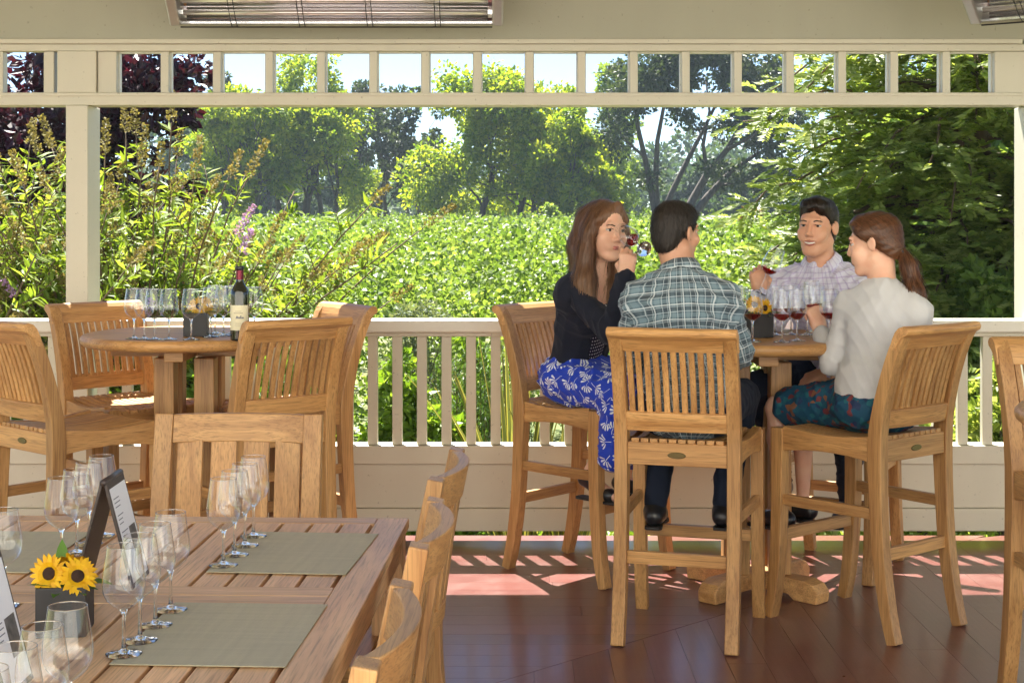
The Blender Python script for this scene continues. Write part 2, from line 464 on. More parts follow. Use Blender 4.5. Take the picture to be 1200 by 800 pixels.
# ================================================================== furniture
PLAQUE = m_plain('brass_plaque',(.16,.12,.05),.35,metal=.8)
def offset_strip(path, half):
    """closed (y,z) outline of a bent leg from its centre line and half thicknesses"""
    L=[];R=[]
    n=len(path)
    for i,(y,z) in enumerate(path):
        a=path[max(i-1,0)]; b=path[min(i+1,n-1)]
        d=Vector((b[0]-a[0],b[1]-a[1])).normalized(); nn=Vector((-d[1],d[0])); h=half[i]
        L.append((y+nn[0]*h,z+nn[1]*h)); R.append((y-nn[0]*h,z-nn[1]*h))
    return L+R[::-1]
def smooth_path(ctrl, n=24):
    """Catmull-Rom through the control points (y, z, half)"""
    c=[np.array(p,float) for p in ctrl]; c=[2*c[0]-c[1]]+c+[2*c[-1]-c[-2]]; out=[]
    m=len(c)-3; per=max(2,n//m)
    for i in range(m):
        for k in range(per):
            t=k/per; p0,p1,p2,p3=c[i:i+4]
            out.append(.5*((2*p1)+(-p0+p2)*t+(2*p0-5*p1+4*p2-p3)*t*t+(-p0+3*p1-3*p2+p3)*t**3))
    out.append(c[-2]); return out
def bar_stool():
    t=empty('bar_stool')
    w=.0485
    rear=smooth_path([(-.285,0,.021),(-.255,.12,.024),(-.225,.32,.0265),(-.212,.55,.028),(-.208,.70,.031),(-.216,.80,.028),(-.242,.92,.024),(-.276,1.03,.022),(-.312,1.115,.021),(-.338,1.148,.017)])
    pl=offset_strip([(p[0],p[1]) for p in rear],[p[2] for p in rear])
    for s in (-1,1):
        MB().poly(pl,'x',s*.2075-w/2,s*.2075+w/2).build('leg',W['z'],t,.004)
    front=smooth_path([(.278,0,.020),(.254,.12,.023),(.238,.30,.0255),(.232,.5,.027),(.232,.742,.029)],20)
    pf=offset_strip([(p[0],p[1]) for p in front],[p[2] for p in front])
    for s in (-1,1):
        MB().poly(pf,'x',s*.232-w/2,s*.232+w/2).build('leg',W['z'],t,.004)
    # crest: rolled top rail, slightly hollow in plan
    sec=[(-.300,1.075),(-.279,1.078),(-.290,1.115),(-.303,1.142),(-.318,1.158),(-.337,1.165),(-.354,1.160),(-.361,1.147),(-.356,1.134),(-.343,1.127),(-.330,1.118),(-.315,1.100)]
    V=[];Fc=[]; K=12; n=len(sec)
    for i in range(K+1):
        u=-1+2*i/K; x=u*.236; dy=-.016*(1-u*u)
        for (y,z) in sec: V.append((x,y+dy,z))
    for i in range(K):
        for j in range(n): Fc.append((i*n+j,i*n+(j+1)%n,(i+1)*n+(j+1)%n,(i+1)*n+j))
    Fc+= [tuple(range(n))[::-1], tuple(range(K*n,(K+1)*n))]
    MB().add(V,[f[::-1] for f in Fc]).build('crest_rail',W['x'],t,.003)
    # lower back rail
    b=MB(); 
    lr=offset_strip([(-.222,.782),(-.236,.85)],[.0125,.0125])
    V=[];Fc=[];n=len(lr);K=8
    for i in range(K+1):
        u=-1+2*i/K; x=u*.186; dy=-.012*(1-u*u)
        for (y,z) in lr: V.append((x,y+dy,z))
    for i in range(K):
        for j in range(n): Fc.append((i*n+j,i*n+(j+1)%n,(i+1)*n+(j+1)%n,(i+1)*n+j))
    b.add(V,[f[::-1] for f in Fc]).build('lower_rail',W['x'],t,.003)
    b=MB(); mid=[p for p in rear if .845<p[1]<1.09]
    mid=[np.array((np.interp(.838,[q[1] for q in rear],[q[0] for q in rear]),.838,.0))]+mid+[np.array((np.interp(1.10,[q[1] for q in rear],[q[0] for q in rear])+.004,1.10,.0))]
    ps=offset_strip([(p[0],p[1]) for p in mid],[.0068]*len(mid))
    for i in range(11):
        u=(i-5)/5*.88; x=u*.186; dy=-.012*(1-u*u)
        b.poly([(y+dy,z) for y,z in ps],'x',x-.0105,x+.0105)
    b.build('backrest_slats',W['z'],t,.002)
    # seat frame and dished slats
    b=MB(); n=12
    up=[]
    for i in range(n+1):
        y=-.178+.382*i/n; u=i/n; up.append((y,.748-.016*math.sin(math.pi*min(1,u*1.02))+.004*u))
    lo=[(y,.655+.016*(1-(2*i/n-1)**2)) for i,(y,_) in enumerate(up)]
    for s in (-1,1):
        V=[]
        # side rails run from the narrow back to the wider front
        k=len(up); pts=up+lo[::-1]; N=len(pts)
        for side in (-1,1):
            for (y,z) in pts:
                f=(y+.178)/.382; xc=s*(.2075+.0245*f); V.append((xc+side*.0165,y,z))
        Fc=[tuple(range(N))[::-1],tuple(range(N,2*N))]+[(i,(i+1)%N,N+(i+1)%N,N+i) for i in range(N)]
        MB().add(V,Fc).build('side_rail',W['y'],t,.003)
    for ya,yb,xx in ((-.232,-.204,.183),(.216,.246,.207)): MB().box(-xx,xx,ya,yb,.655,.737).build('seat_frame',W['x'],t,.003)
    b=MB(); m=10
    for i in range(10):
        x0=(i-4.5)*.0385; top=[];bot=[]
        for j in range(m+1):
            y=-.226+.486*j/m; u=(y+.226)/.486
            z=.752-.020*math.sin(math.pi*u)**1.0+.0-(.018*max(0,(u-.9)/.1)**2)
            top.append((y,z)); bot.append((y,z-.016))
        V=[];pts=top+bot[::-1];N=len(pts)
        for side in (-1,1):
            for (y,z) in pts:
                f=(y+.226)/.486; sc=.90+.13*f; V.append((x0*sc+side*.0158*sc,y,z))
        b.add(V,[tuple(range(N))[::-1],tuple(range(N,2*N))]+[(q,(q+1)%N,N+(q+1)%N,N+q) for q in range(N)])
    b.build('seat',W['y'],t,.003)
    for s in (-1,1):
        MB().bar((s*.2085,-.20,.465),(s*.231,.215,.465),.024,.042).build('stretcher',W['y'],t,.003)
    MB().bar((-.184,-.224,.315),(.184,-.224,.315),.024,.046).build('stretcher',W['x'],t,.003)
    MB().bar((-.209,.238,.325),(.209,.238,.325),.030,.046).build('stretcher',W['x'],t,.003)
    b=MB(); R=Matrix.Translation((.0,-.2335,.694))@Matrix.Rotation(math.pi/2,4,'X')@Matrix.Diagonal((1.9,.65,1,1))
    b.lathe([(.0001,.002),(.016,.002),(.018,0)],20,M=R).build('maker_plaque',PLAQUE,t)
    return t
STOOL=bar_stool(); first=[True]
def place_stool(x,y,f,label,group='teak bar stools'):
    rz=math.atan2(-f[0],f[1])
    o=STOOL if first[0] else copy_tree(STOOL); first[0]=False
    o.location=(x,y,0); o.rotation_euler=(0,0,rz); tag(o,label,'bar stool',group); return o
SA=(-1.74,6.17); SB=(-1.69,6.88); SCc=(-1.04,6.29); SD=(-1.02,6.80)
SE=(.335,6.85); SF=(.665,5.85); SG=(1.37,6.0); SH=(1.44,6.9); SI=(1.855,4.82)
place_stool(*SF,(.285,.958),'teak bar stool whose slatted back faces us, under the man in the plaid shirt')
place_stool(*SA,(.68,.73),'empty teak bar stool cut by the left edge of the photo')
place_stool(*SB,(.69,-.72),'empty teak bar stool behind the left table, in front of the porch post')
place_stool(*SCc,(-.62,.78),'empty teak bar stool right of the wine bottle, its back towards us')
place_stool(*SD,(-.82,-.57),'empty teak bar stool against the railing with sunlit crest, right of the left table')
place_stool(*SE,(.75,-.66),'teak bar stool under the woman in blue floral dress')
place_stool(*SG,(-.65,.76),'teak bar stool under the woman with a ponytail')
place_stool(*SH,(-.49,-.87),'teak bar stool under the smiling man in lavender shirt')
place_stool(*SI,(.10,-.995),'empty teak bar stool cut by the right edge of the photo')

def bar_table(x,y,label,rz,R=.46):
    t=empty('bar_table',(x,y,0),rz); tag(t,label,'bar table','round teak bar tables')
    b=MB(); b.lathe([(.0005,1.06),(R-.03,1.06),(R-.012,1.057),(R-.002,1.047),(R,1.037),(R-.004,1.024),(R-.016,1.014),(R-.04,1.010),(.0005,1.010)],96)
    b.build('tabletop',W['x'],t,0,True)
    b=MB(); 
    for a in (0,math.pi/2):
        M=Matrix.Rotation(a,4,'Z'); b.box(-.33,.33,-.04 ,.04 ,.962 if a==0 else .964,1.0095 if a==0 else 1.0085,M=M)
    b.build('top_brace',W['x'],t,.004)
    for sx in (-1,1):
        for sy in (-1,1):
            MB().box(sx*.085-.043,sx*.085+.043,sy*.085-.043,sy*.085+.043,.09,.962).build('leg',W['z'],t,.005)
    for a in (math.pi/4,-math.pi/4):
        M=Matrix.Rotation(a,4,'Z'); b=MB(); h=0 if a>0 else .0015
        prof=[(-.33,0),(-.335,.045),(-.31,.075),(-.27,.09-h),(.27,.09-h),(.31,.075),(.335,.045),(.33,0),(.22,0),(.19,.022),(-.19,.022),(-.22,0)]
        b.poly(prof,'y',-.045,.045); b.v=[tuple(M@Vector(v)) for v in b.v]
        b.build('foot',W['x'],t,.006)
    return t
TLc=(-1.385,6.66); TR=(1.02,6.48); TX=(1.80,4.06)
bar_table(*TLc,'round teak bar table at left with clean glasses and a wine bottle',.0)
bar_table(*TR,'round teak bar table where the four people drink red wine',-.0)
bar_table(*TX,'round teak bar table mostly outside the right edge of the photo',.2)

# ---- dining table
A_T=math.radians(-2.2); TBX,TBY=-.905,3.02     # rotated a little
def table_point(x,y): # table-local -> world
    c,s=math.cos(A_T),math.sin(A_T); return (TBX+c*x-s*y, TBY+s*x+c*y)
def dining_table():
    t=empty('dining_table',(TBX,TBY,0),A_T); tag(t,'long slatted teak dining table set with glasses and placemats','dining table')
    Wd,Ln,z1,z0=.575,1.25,.74,.712
    for s in (-1,1): MB().box(min(s*Wd,s*(Wd-.085)),max(s*Wd,s*(Wd-.085)),-Ln,Ln,z0,z1).build('edge_board',WT['y'],t,.003)
    MB().box(-Wd+.0855,Wd-.0855,Ln-.075,Ln,z0,z1).build('end_board',WT['x'],t,.003)
    MB().box(-Wd+.0855,Wd-.0855,-Ln,-Ln+.075,z0,z1).build('end_board',WT['x'],t,.003)
    cross=[]
    for yc in (.385,-.385):
        b=MB(); b.box(-Wd+.0855,Wd-.0855,yc-.078,yc-.0012,z0,z1); b.box(-Wd+.0855,Wd-.0855,yc+.0012,yc+.078,z0,z1)
        b.build('cross_board',WT['x'],t,.002)
    b=MB(); x0=-Wd+.0905; n=12; pw=(2*Wd-.181)/n
    for (ya,yb) in ((-Ln+.0755,-.4635),(-.3065,.3065),(.4635,Ln-.0755)):
        for i in range(n):
            b.box(x0+i*pw+.0045,x0+(i+1)*pw-.0045,ya,yb,z0+.001,z1-.0008)
    b.build('top_slats',WT['y'],t,.002)
    b=MB(); 
    for s in (-1,1): b.box(s*(Wd-.03)-.014,s*(Wd-.03)+.014,-Ln+.10,Ln-.10,.635,.7115)
    b.build('apron',WT['y'],t,.003)
    b=MB()
    for s in (-1,1): b.box(-Wd+.10,Wd-.10,s*(Ln-.03)-.014,s*(Ln-.03)+.014,.635,.7112)
    for yc in (-.385,.385): b.box(-Wd+.05,Wd-.05,yc-.05,yc+.05,.68,.7113)
    b.build('apron',WT['x'],t,.003)
    for sx in (-1,1):
        for sy in (-1,1):
            x=sx*(Wd-.05); y=sy*(Ln-.05)
            MB().box(x-.042,x+.042,y-.042,y+.042,0,.711).build('leg',WT['z'],t,.005)
dining_table()

def dining_chair():
    t=empty('dining_chair'); h=.915
    for s in (-1,1):
        p=smooth_path([(-.26,0,.022),(-.225,.25,.024),(-.215,.45,.026),(-.235,.65,.024),(-.285,h,.020)],16)
        MB().poly(offset_strip([(q[0],q[1]) for q in p],[q[2] for q in p]),'x',s*.245-.03,s*.245+.03).build('leg',W['z'],t,.004)
        MB().box(s*.235-.025,s*.235+.025,.20,.25,0,.43).build('leg',W['z'],t,.004)
    def bent(name,z0,z1,y0,y1,th,x=.2145,bow=.04,m='x'):
        V=[];Fc=[];K=14
        for i in range(K+1):
            u=-1+2*i/K; dy=-bow*(1-u*u)
            for (y,z) in ((y0-th,z0),(y0+th,z0),(y1+th,z1),(y1-th,z1)): V.append((u*x,y+dy,z))
        for i in range(K):
            for j in range(4): Fc.append((i*4+j,i*4+(j+1)%4,(i+1)*4+(j+1)%4,(i+1)*4+j))
        Fc+=[(3,2,1,0),(K*4,K*4+1,K*4+2,K*4+3)]
        return MB().add(V,[f[::-1] for f in Fc]).build(name,W[m],t,.003)
    bent('crest_rail',.825,h-.001,-.268,-.286,.015)
    bent('lower_rail',.50,.55,-.222,-.226,.012)
    b=MB()
    for i in range(4):
        x=(-1.5+i)*.108; u=x/.2145; dy=-.04*(1-u*u)
        b.poly([(y+dy,z) for y,z in offset_strip([(-.226,.545),(-.245,.69),(-.268,.83)],[.008,.008,.008])],'x',x-.042,x+.042)
    b.build('backrest_slats',W['z'],t,.002)
    for ya,yb in ((-.225,-.205),(.215,.238)): MB().box(-.2085,.2085,ya,yb,.36,.435).build('seat_frame',W['x'],t,.003)
    for s in (-1,1): MB().box(s*.232-.012,s*.232+.012,-.19,.199,.36,.435).build('side_rail',W['y'],t,.003)
    b=MB()
    for i in range(9):
        y0=-.205+i*.052; u=i/8
        z=.452-.014*math.sin(math.pi*u)
        b.box(-.244,.244,y0+.002,y0+.048,z-.017,z)
    b.build('seat',W['x'],t,.004)
    return t
DC=dining_chair()
def place_chair(o,x,y,rz,label):
    o.location=(x,y,0); o.rotation_euler=(0,0,rz); tag(o,label,'dining chair','teak dining chairs around the long table')
# seats face the table: local +Y towards -X
place_chair(DC,-.490,2.54,math.radians(88),'teak dining chair with curved crest, nearest of three along the table side')
place_chair(copy_tree(DC),-.465,3.34,math.radians(89),'teak dining chair with curved crest, middle of three along the table side')
place_chair(copy_tree(DC),-.455,4.12,math.radians(86),'teak dining chair with curved crest, farthest of three along the table side')
place_chair(copy_tree(DC),-.905,4.80,math.radians(178),'teak dining chair at the head of the long table, broad slats facing us')

# ---- placemats
def m_mat():
    m, nt, out = nmat('woven_vinyl'); g=G(nt); co=objco(g)
    w1=g.n('TexWave',wave_type='BANDS',bands_direction='X'); g.put(w1.inputs[0],co); w1.inputs['Scale'].default_value=120
    w2=g.n('TexWave',wave_type='BANDS',bands_direction='Y'); g.put(w2.inputs[0],co); w2.inputs['Scale'].default_value=120
    f=g.math('MULTIPLY',w1.outputs['Fac'],w2.outputs['Fac']); n=g.noise(g.mapv(co,(3,60,1)),1,3); n2=g.noise(g.mapv(co,(60,3,1)),1,3)
    c=g.ramp(f,[(0,(.38,.33,.20)),(.6,(.66,.60,.41)),(1,(.76,.69,.50))])
    k=g.math('ADD',.7,g.math('ADD',g.math('MULTIPLY',n,.3),g.math('MULTIPLY',n2,.3)))
    c=g.mix(1.0,c,g.n('CombineColor',i_Red=k,i_Green=k,i_Blue=k).outputs[0],'MULTIPLY')
    bsdf(g,out,c,.55,g.bump(f,.6,.001)); return m
MATM=m_mat()
def placemat(cx,cy,rz,label):
    b=MB(); b.box(-.165,.165,-.2275,.2275,0,.0022)
    o=b.build('placemat',MATM,None,.0008); o.location=(cx,cy,.7412); o.rotation_euler=(0,0,rz)
    tag(o,label,'placemat','woven placemats')
placemat(-.530,3.815,math.radians(-4.5),'grey-green woven placemat at the far right of the table')
placemat(-.570,3.085,math.radians(-3.0),'grey-green woven placemat at the near right, four glasses on its left edge')
placemat(-.585,2.33,math.radians(-2),'grey-green woven placemat under the nearest row of glasses')
placemat(-1.275,3.83,math.radians(-3),'grey-green woven placemat at the far left of the table')
placemat(-1.295,3.07,math.radians(-2),'grey-green woven placemat at the left table edge beside the near menu')

# ---- wine glasses
def glass_proto(fill=0.0, tall=.205):
    s=tall/.205
    t=empty('wine_glass')
    prof=[(.0042,.083),(.012,.0875),(.022,.094),(.0325,.104),(.0385,.117),(.0405,.131),(.0397,.146),(.0370,.165),(.0338,.185),(.0308,.205)]
    b=MB(); b.lathe([(r,z*s) for r,z in prof],40); bw=b.build('bowl',GLASS,t,0,True)
    b=MB(); pts=[]
    for i in range(9):
        a=2*math.pi*i/8
    ring=[(.0308+.0007*math.cos(2*math.pi*i/6),.205*s+.0007*math.sin(2*math.pi*i/6)) for i in range(7)]
    b.lathe(ring,40); b.build('rim',GLASS_S,bw,0,True)
    b=MB(); b.lathe([(.0002,.0035),(.034,.0006),(.0345,.0016),(.033,.0026),(.018,.0052),(.0075,.0085),(.0042,.014),(.0034,.03),(.0032,.06),(.0036,.074),(.0062,.081),(.008,.0845*s),(.0002,.0868*s)],32)
    b.build('stem',GLASS_S,t,0,True)
    if fill:
        zf=.088+fill; pr=[(.0003,.0885)]+[(r-.0008,z+.0006) for r,z in prof if z<zf and z>.086]
        rr=np.interp(zf,[p[1] for p in prof],[p[0] for p in prof])-.0008
        pr+=[(rr,zf),(.0003,zf+.0001)]
        b=MB(); b.lathe([(r,z*s) for r,z in pr],40); b.build('wine',WINE,t,0,True)
    return t
GP={}
def glass(x,y,z,label,group,fill=0.0,M=None,tall=.205):
    k=(fill,tall)
    if k not in GP: GP[k]=glass_proto(fill,tall); o=GP[k]
    else: o=copy_tree(GP[k])
    if M is None: o.location=(x,y,z); o.rotation_euler=(0,0,random.random()*6)
    else: o.matrix_world=M
    tag(o,label,'wine glass',group); return o
zt=.7405; zm=.7437
order=['nearest','second nearest','second farthest','farthest']
g1=[P(262,664,1),P(275,650,1),P(288,639,1),P(298,628,1)]
def onplane(px,py,z):
    y=FP*(EYE-z)/(py-248); return ((px-600)*y/FP,y)
for i,(px,py) in enumerate([(262,662),(275,650),(287,639),(297,628)]):
    glass(*onplane(px,py,zm),zm,f'empty wine glass, {order[i]} of four at the far right placemat','glasses at the far right placemat')
for i,(px,py) in enumerate([(145,766),(164,750),(182,732),(200,714)]):
    glass(*onplane(px,py,zm),zm,f'empty wine glass, {order[i]} of four on the near right placemat','glasses on the near right placemat')
for i,(px,py) in enumerate([(72,661),(90,648),(104,637),(119,627)]):
    glass(*onplane(px,py,zm),zm,f'empty wine glass, {order[i]} of four on the far left placemat','glasses on the far left placemat')
for i,(x,y) in enumerate([(-.712,2.48),(-.716,2.36),(-.722,2.25),(-.728,2.14)]):
    glass(x,y,zm,'empty wine glass, '+['farthest','second farthest','third','nearest'][i]+' in the row at the bottom left corner','glasses at the bottom left corner')
glass(-1.085,3.30,zt,'empty wine glass at the left edge of the photo beside the near menu','glass at the left edge')
tb=1.061
for i,(px,py) in enumerate([(157,397),(169,397.5),(181,398),(198,398)]):
    glass(*onplane(px,py,tb),tb,'empty wine glass on the left bar table, '+['first','second','third','fourth'][i]+' from the left','glasses on the left bar table')
for px,py,l in ((224,398,'in front of the sunflower pot'),(247,395,'just right of the sunflower pot'),(262,393.5,'between sunflower pot and bottle'),(298,394,'right of and behind the bottle'),(252,391,'in the second row, right of the pot'),(272,391.5,'half hidden by the bottle')):
    glass(*onplane(px,py,tb),tb,'empty wine glass on the left bar table '+l,'glasses on the left bar table')
for px,py,f,l in ((882,400.5,.022,'in front of the sunflower pot'),(916.5,401,.022,'in the front row, nearest us'),(934,399.5,.022,'second in front row right of the pot'),(972,399,.022,'behind the ponytail woman\'s hand'),
                  (868,393.5,.022,'behind and left of the sunflower pot'),(908,392.5,.022,'in the back row, second'),(927,392,.022,'in the back row, third'),(946,392.5,.022,'in the back row, rightmost')):
    glass(*onplane(px,py,tb),tb,'glass of red wine on the right table '+l,'glasses of red wine on the right table',f)
for px,py,l in ((861,391,'left of the sunflower pot'),(958,391.5,'behind the wine held by the ponytail woman')):
    glass(*onplane(px,py,tb),tb,'empty wine glass on the right table '+l,'empty glasses on the right table')

# ---- sunflower pots
SLATE=m_plain('black_slate',(.022,.021,.023),.5,bump=.5,bscale=60)
PETAL=m_leaf('sunflower_petal',[(.62,.30,.004),(.78,.44,.006),(.86,.55,.01)],.25,.5,.3,(1.1,1.0,.6))
SEED=m_plain('sunflower_disc',(.035,.014,.005),.9,bump=1,bscale=700)
LEAFG=m_leaf('fresh_leaf',[(.05,.12,.01),(.10,.22,.02),(.14,.28,.03)],.35)
def flower(t,c,nrm,r=.034):
    c=Vector(c); z=Vector(nrm).normalized(); x=z.orthogonal().normalized(); y=z.cross(x)
    hd=[]
    b=MB(); M=Matrix.Translation(c)@Matrix((x,y,z)).transposed().to_4x4()
    b.lathe([(.0002,.008),(.007,.0075),(.0125,.004),(.0145,-.002),(.010,-.006),(.0002,-.007)],20,M=M)
    head=b.build('flower_disc',SEED,t,0,True)
    V=[];Q=[]
    for ring,(n,l,tilt) in enumerate(((19,1.0,.18),(17,.86,.42))):
        for i in range(n):
            a=2*math.pi*(i+.5*ring)/n+random.uniform(-.08,.08); L=r*l*random.uniform(.88,1.08); w=.0085*random.uniform(.85,1.15)
            tl=tilt+random.uniform(-.15,.15)
            rad=x*math.cos(a)+y*math.sin(a); tan=y*math.cos(a)-x*math.sin(a)
            d=(rad*math.cos(tl)+z*math.sin(tl)); s=c+rad*.009
            o=len(V)
            p1=s+d*L*.45+z*.002; p2=s+d*L*.78
            V+= [s-tan*w*.35,s+tan*w*.35,p1+tan*w*.55,p1-tan*w*.55,p2+tan*w*.42-z*.001,p2-tan*w*.42-z*.001,s+d*L-z*.003]
            Q+= [(o,o+1,o+2,o+3),(o+3,o+2,o+4,o+5),(o+5,o+4,o+6,o+6)]
    b=MB(); b.v=[tuple(v) for v in V]; b.f=[q if q[2]!=q[3] else q[:3] for q in Q]; b.m=[0]*len(Q)
    b.build('petals',PETAL,head)
def leafblade(b,base,d,nrm,L,w,curl=.2):
    base=Vector(base); d=Vector(d).normalized(); s=d.cross(Vector(nrm)).normalized(); n=s.cross(d)
    prof=[(0,.12),(.2,.75),(.45,1),(.7,.72),(.9,.28),(1,.03)]; vs=[];fs=[]
    for i,(u,k) in enumerate(prof):
        c=base+d*L*u-n*curl*L*u*u
        vs+=[c-s*w*k+n*w*.25*k,c,c+s*w*k+n*w*.25*k]
    for i in range(len(prof)-1):
        for j in (0,1): fs.append((i*3+j,i*3+j+1,i*3+j+4,i*3+j+3))
    b.add(vs,fs)
def pot(x,y,z,label,fl,rz=.1,h=.098):
    t=empty('flower_pot',(x,y,z),rz); tag(t,label,'flower pot','sunflower pots')
    b=MB(); q=.049
    b.box(-q,q,-q,-q+.008,0,h); b.box(-q,q,q-.008,q,0,h); b.box(-q,-q+.008,-q+.0082,q-.0082,0,h); b.box(q-.008,q,-q+.0082,q-.0082,0,h); b.box(-q+.0083,q-.0083,-q+.0083,q-.0083,.002,.075)
    b.build('pot',SLATE,t,.002)
    b=MB()
    for (c,n) in fl: b.tube([(c[0]*.5,c[1]*.5,.07),(c[0]*.8,c[1]*.8,.095),Vector(c)-Vector(n).normalized()*.006],.0028,6)
    b.build('stems',LEAFG,t)
    b=MB()
    for i in range(13):
        a=i*2.4+.3; ln=random.uniform(.035,.06)
        leafblade(b,(.02*math.cos(a),.02*math.sin(a),h-.015),(math.cos(a),math.sin(a),random.uniform(.3,1.0)),(0,0,1),ln,.014,.35)
    leafblade(b,(.03,-.01,h),(1,-.3,.12),(0,0,1),.07,.02,.1)
    leafblade(b,(-.01,.03,h+.02),(-.1,.3,1),(0,-1,0),.06,.013,.1)
    b.build('leaves',LEAFG,t,0,True)
    for (c,n) in fl: flower(t,c,n)
pot(-.895,3.10,zt,'square black pot with two sunflowers between the menus on the dining table',[((-.026,-.026,.122),(-.25,-1,.3)),((.030,-.032,.117),(.3,-1,.55)),((.004,.028,.130),(0,.5,1))])
px,py=onplane(230,393.4,tb)
pot(px,py,tb,'square black pot with sunflowers beside the wine bottle',[((.012,-.02,.125),(.1,-1,.3)),((.038,.0,.125),(.8,-.7,.3)),((-.02,.01,.125),(-.9,-.2,.5))])
pot(TR[0]-.0,TR[1]-.06,tb,'square black pot with two sunflowers on the table of the four drinkers',[((-.024,-.02,.135),(-.2,-1,.2)),((.024,-.015,.120),(.45,-1,.1)),((.0,.03,.130),(0,.6,.8))],.25)

# ---- menu stands
LEATH=m_plain('dark_menu_board',(.045,.03,.024),.45,bump=.3,bscale=300)
PAPER=m_plain('menu_paper',(.76,.76,.78),.6,var=.03)
INK=m_plain('menu_print',(.20,.20,.23),.7); PHOTO=m_plain('menu_picture',(.16,.15,.14),.5,var=.8,scale=70)
def menu(x,y,label,rz):
    t=empty('menu_stand',(x,y,zt),rz); tag(t,label,'menu stand','table menus')
    hgt=.238; sp=.062
    for s in (-1,1):
        b=MB(); R=Matrix.Translation((s*.004,0,hgt))@Matrix.Rotation(-s*math.atan2(sp,hgt),4,'Y')
        L=math.hypot(sp,hgt)-.004
        pn=(b.box(-.0035,.0035,-.075,.075,-L,0,M=R)).build('board',LEATH,t,.002)
        xs=s*.0036
        b=MB(); b.box(min(xs,xs+s*.0006),max(xs,xs+s*.0006),-.066,.066,-L+.012,-.016,M=R); b.build('paper',PAPER,pn)
        b=MB(); x0=xs+s*.0007; x1=x0+s*.0003; x0,x1=min(x0,x1),max(x0,x1)
        for i in range(12):
            z=-.040-i*.0095; w=random.uniform(.028,.052)
            if i in (3,7): continue
            b.box(x0,x1,-.056,-.056+w,z-.0022,z,M=R)
        b.build('print_lines',INK,pn)
        b=MB(); b.box(x0,x1,.004,.056,-.185,-.115,M=R); b.build('picture',PHOTO,pn)
    MB().tube([(0,-.075,hgt+.001),(0,.075,hgt+.001)],.008,10).build('spine',LEATH,t,0,True)
menu(-.905,3.50,'dark tent-shaped menu stand with white page behind the sunflower pot',math.radians(0))
menu(-.925,2.70,'dark tent-shaped menu stand with white page at the left edge of the photo',math.radians(0))

# ---- wine bottle
BOT=m_plain('dark_bottle_glass',(.012,.014,.008),.06,spec=.6,coat=.5); 
FOIL=m_plain('burgundy_foil',(.16,.012,.03),.3,metal=.55); LABEL=m_plain('cream_label',(.80,.73,.50),.6,var=.05)
CAPM=m_plain('black_foil',(.015,.012,.014),.35)
bx,by=onplane(281,399.4,tb)
bt=empty('wine_bottle',(bx,by,tb)); tag(bt,'dark red wine bottle with cream label on the left bar table','wine bottle')
MB().lathe([(.0003,.006),(.030,.001),(.0365,.004),(.0375,.012),(.0375,.186),(.0365,.199),(.031,.213),(.021,.226),(.0160,.238),(.0148,.25)],40).build('bottle_body',BOT,bt,0,True)
MB().lathe([(.0152,.237),(.0150,.282),(.0150,.2835)],32).build('neck_foil',FOIL,bt,0,True)
MB().lathe([(.0152,.2836),(.0165,.285),(.0165,.2975),(.0150,.3005),(.0003,.3008)],32).build('foil_top',CAPM,bt,0,True)
def arc(b,r,z0,z1,a0,a1,n=24):
    vs=[];fs=[]
    for i in range(n+1):
        a=a0+(a1-a0)*i/n; vs+=[(r*math.sin(a),-r*math.cos(a),z0),(r*math.sin(a),-r*math.cos(a),z1)]
    for i in range(n): fs.append((2*i,2*i+2,2*i+3,2*i+1))
    return b.add(vs,fs)
lb=arc(MB(),.0378,.045,.145,-1.25,1.25).build('label',LABEL,bt,0,True)
b=MB(); r=.0380
arc(b,r,.092,.0945,-.30,.62,8); arc(b,r,.0945,.101,-.22,-.02,4); arc(b,r,.0945,.099,.02,.18,4); arc(b,r,.0945,.104,.22,.34,3); arc(b,r,.0945,.098,.38,.58,4); arc(b,r,.099,.1035,-.16,-.08,3)
b.build('label_emblem',INK,lb)
b=MB(); arc(b,r,.112,.115,-.5,.5,12); arc(b,r,.120,.122,-.34,.34,10); arc(b,r,.072,.0735,-.3,.3,8); arc(b,r,.064,.0652,-.38,.38,8)
b.build('label_print',m_plain('label_grey',(.45,.38,.24),.7),lb)
# ================================================================== garden, vineyard, trees
def unit(v): return v/np.maximum(np.linalg.norm(v,axis=-1,keepdims=True),1e-9)
def rdir(n, up=0.0):
    v=rng.normal(size=(n,3)); v[:,2]+=up; return unit(v)
def leaves(pos, d, nrm, L, Wd, fold=.12):
    """four-cornered folded leaves: base, left, tip, right"""
    n=len(pos); L=np.broadcast_to(L,(n,))[:,None]; Wd=np.broadcast_to(Wd,(n,))[:,None]
    s=unit(np.cross(d,nrm)); u=np.cross(s,d)
    mid=pos+d*L*.45
    V=np.empty((n,4,3)); V[:,0]=pos; V[:,1]=mid-s*Wd*.5+u*L*fold; V[:,2]=pos+d*L; V[:,3]=mid+s*Wd*.5+u*L*fold
    return V.reshape(-1,3), np.arange(n*4).reshape(n,4)
def leaf_obj(name, parts, m, parent=None):
    V=[];Q=[];o=0
    for v,q in parts: V.append(v); Q.append(q+o); o+=len(v)
    return np_mesh(name, np.concatenate(V), np.concatenate(Q), m, parent)

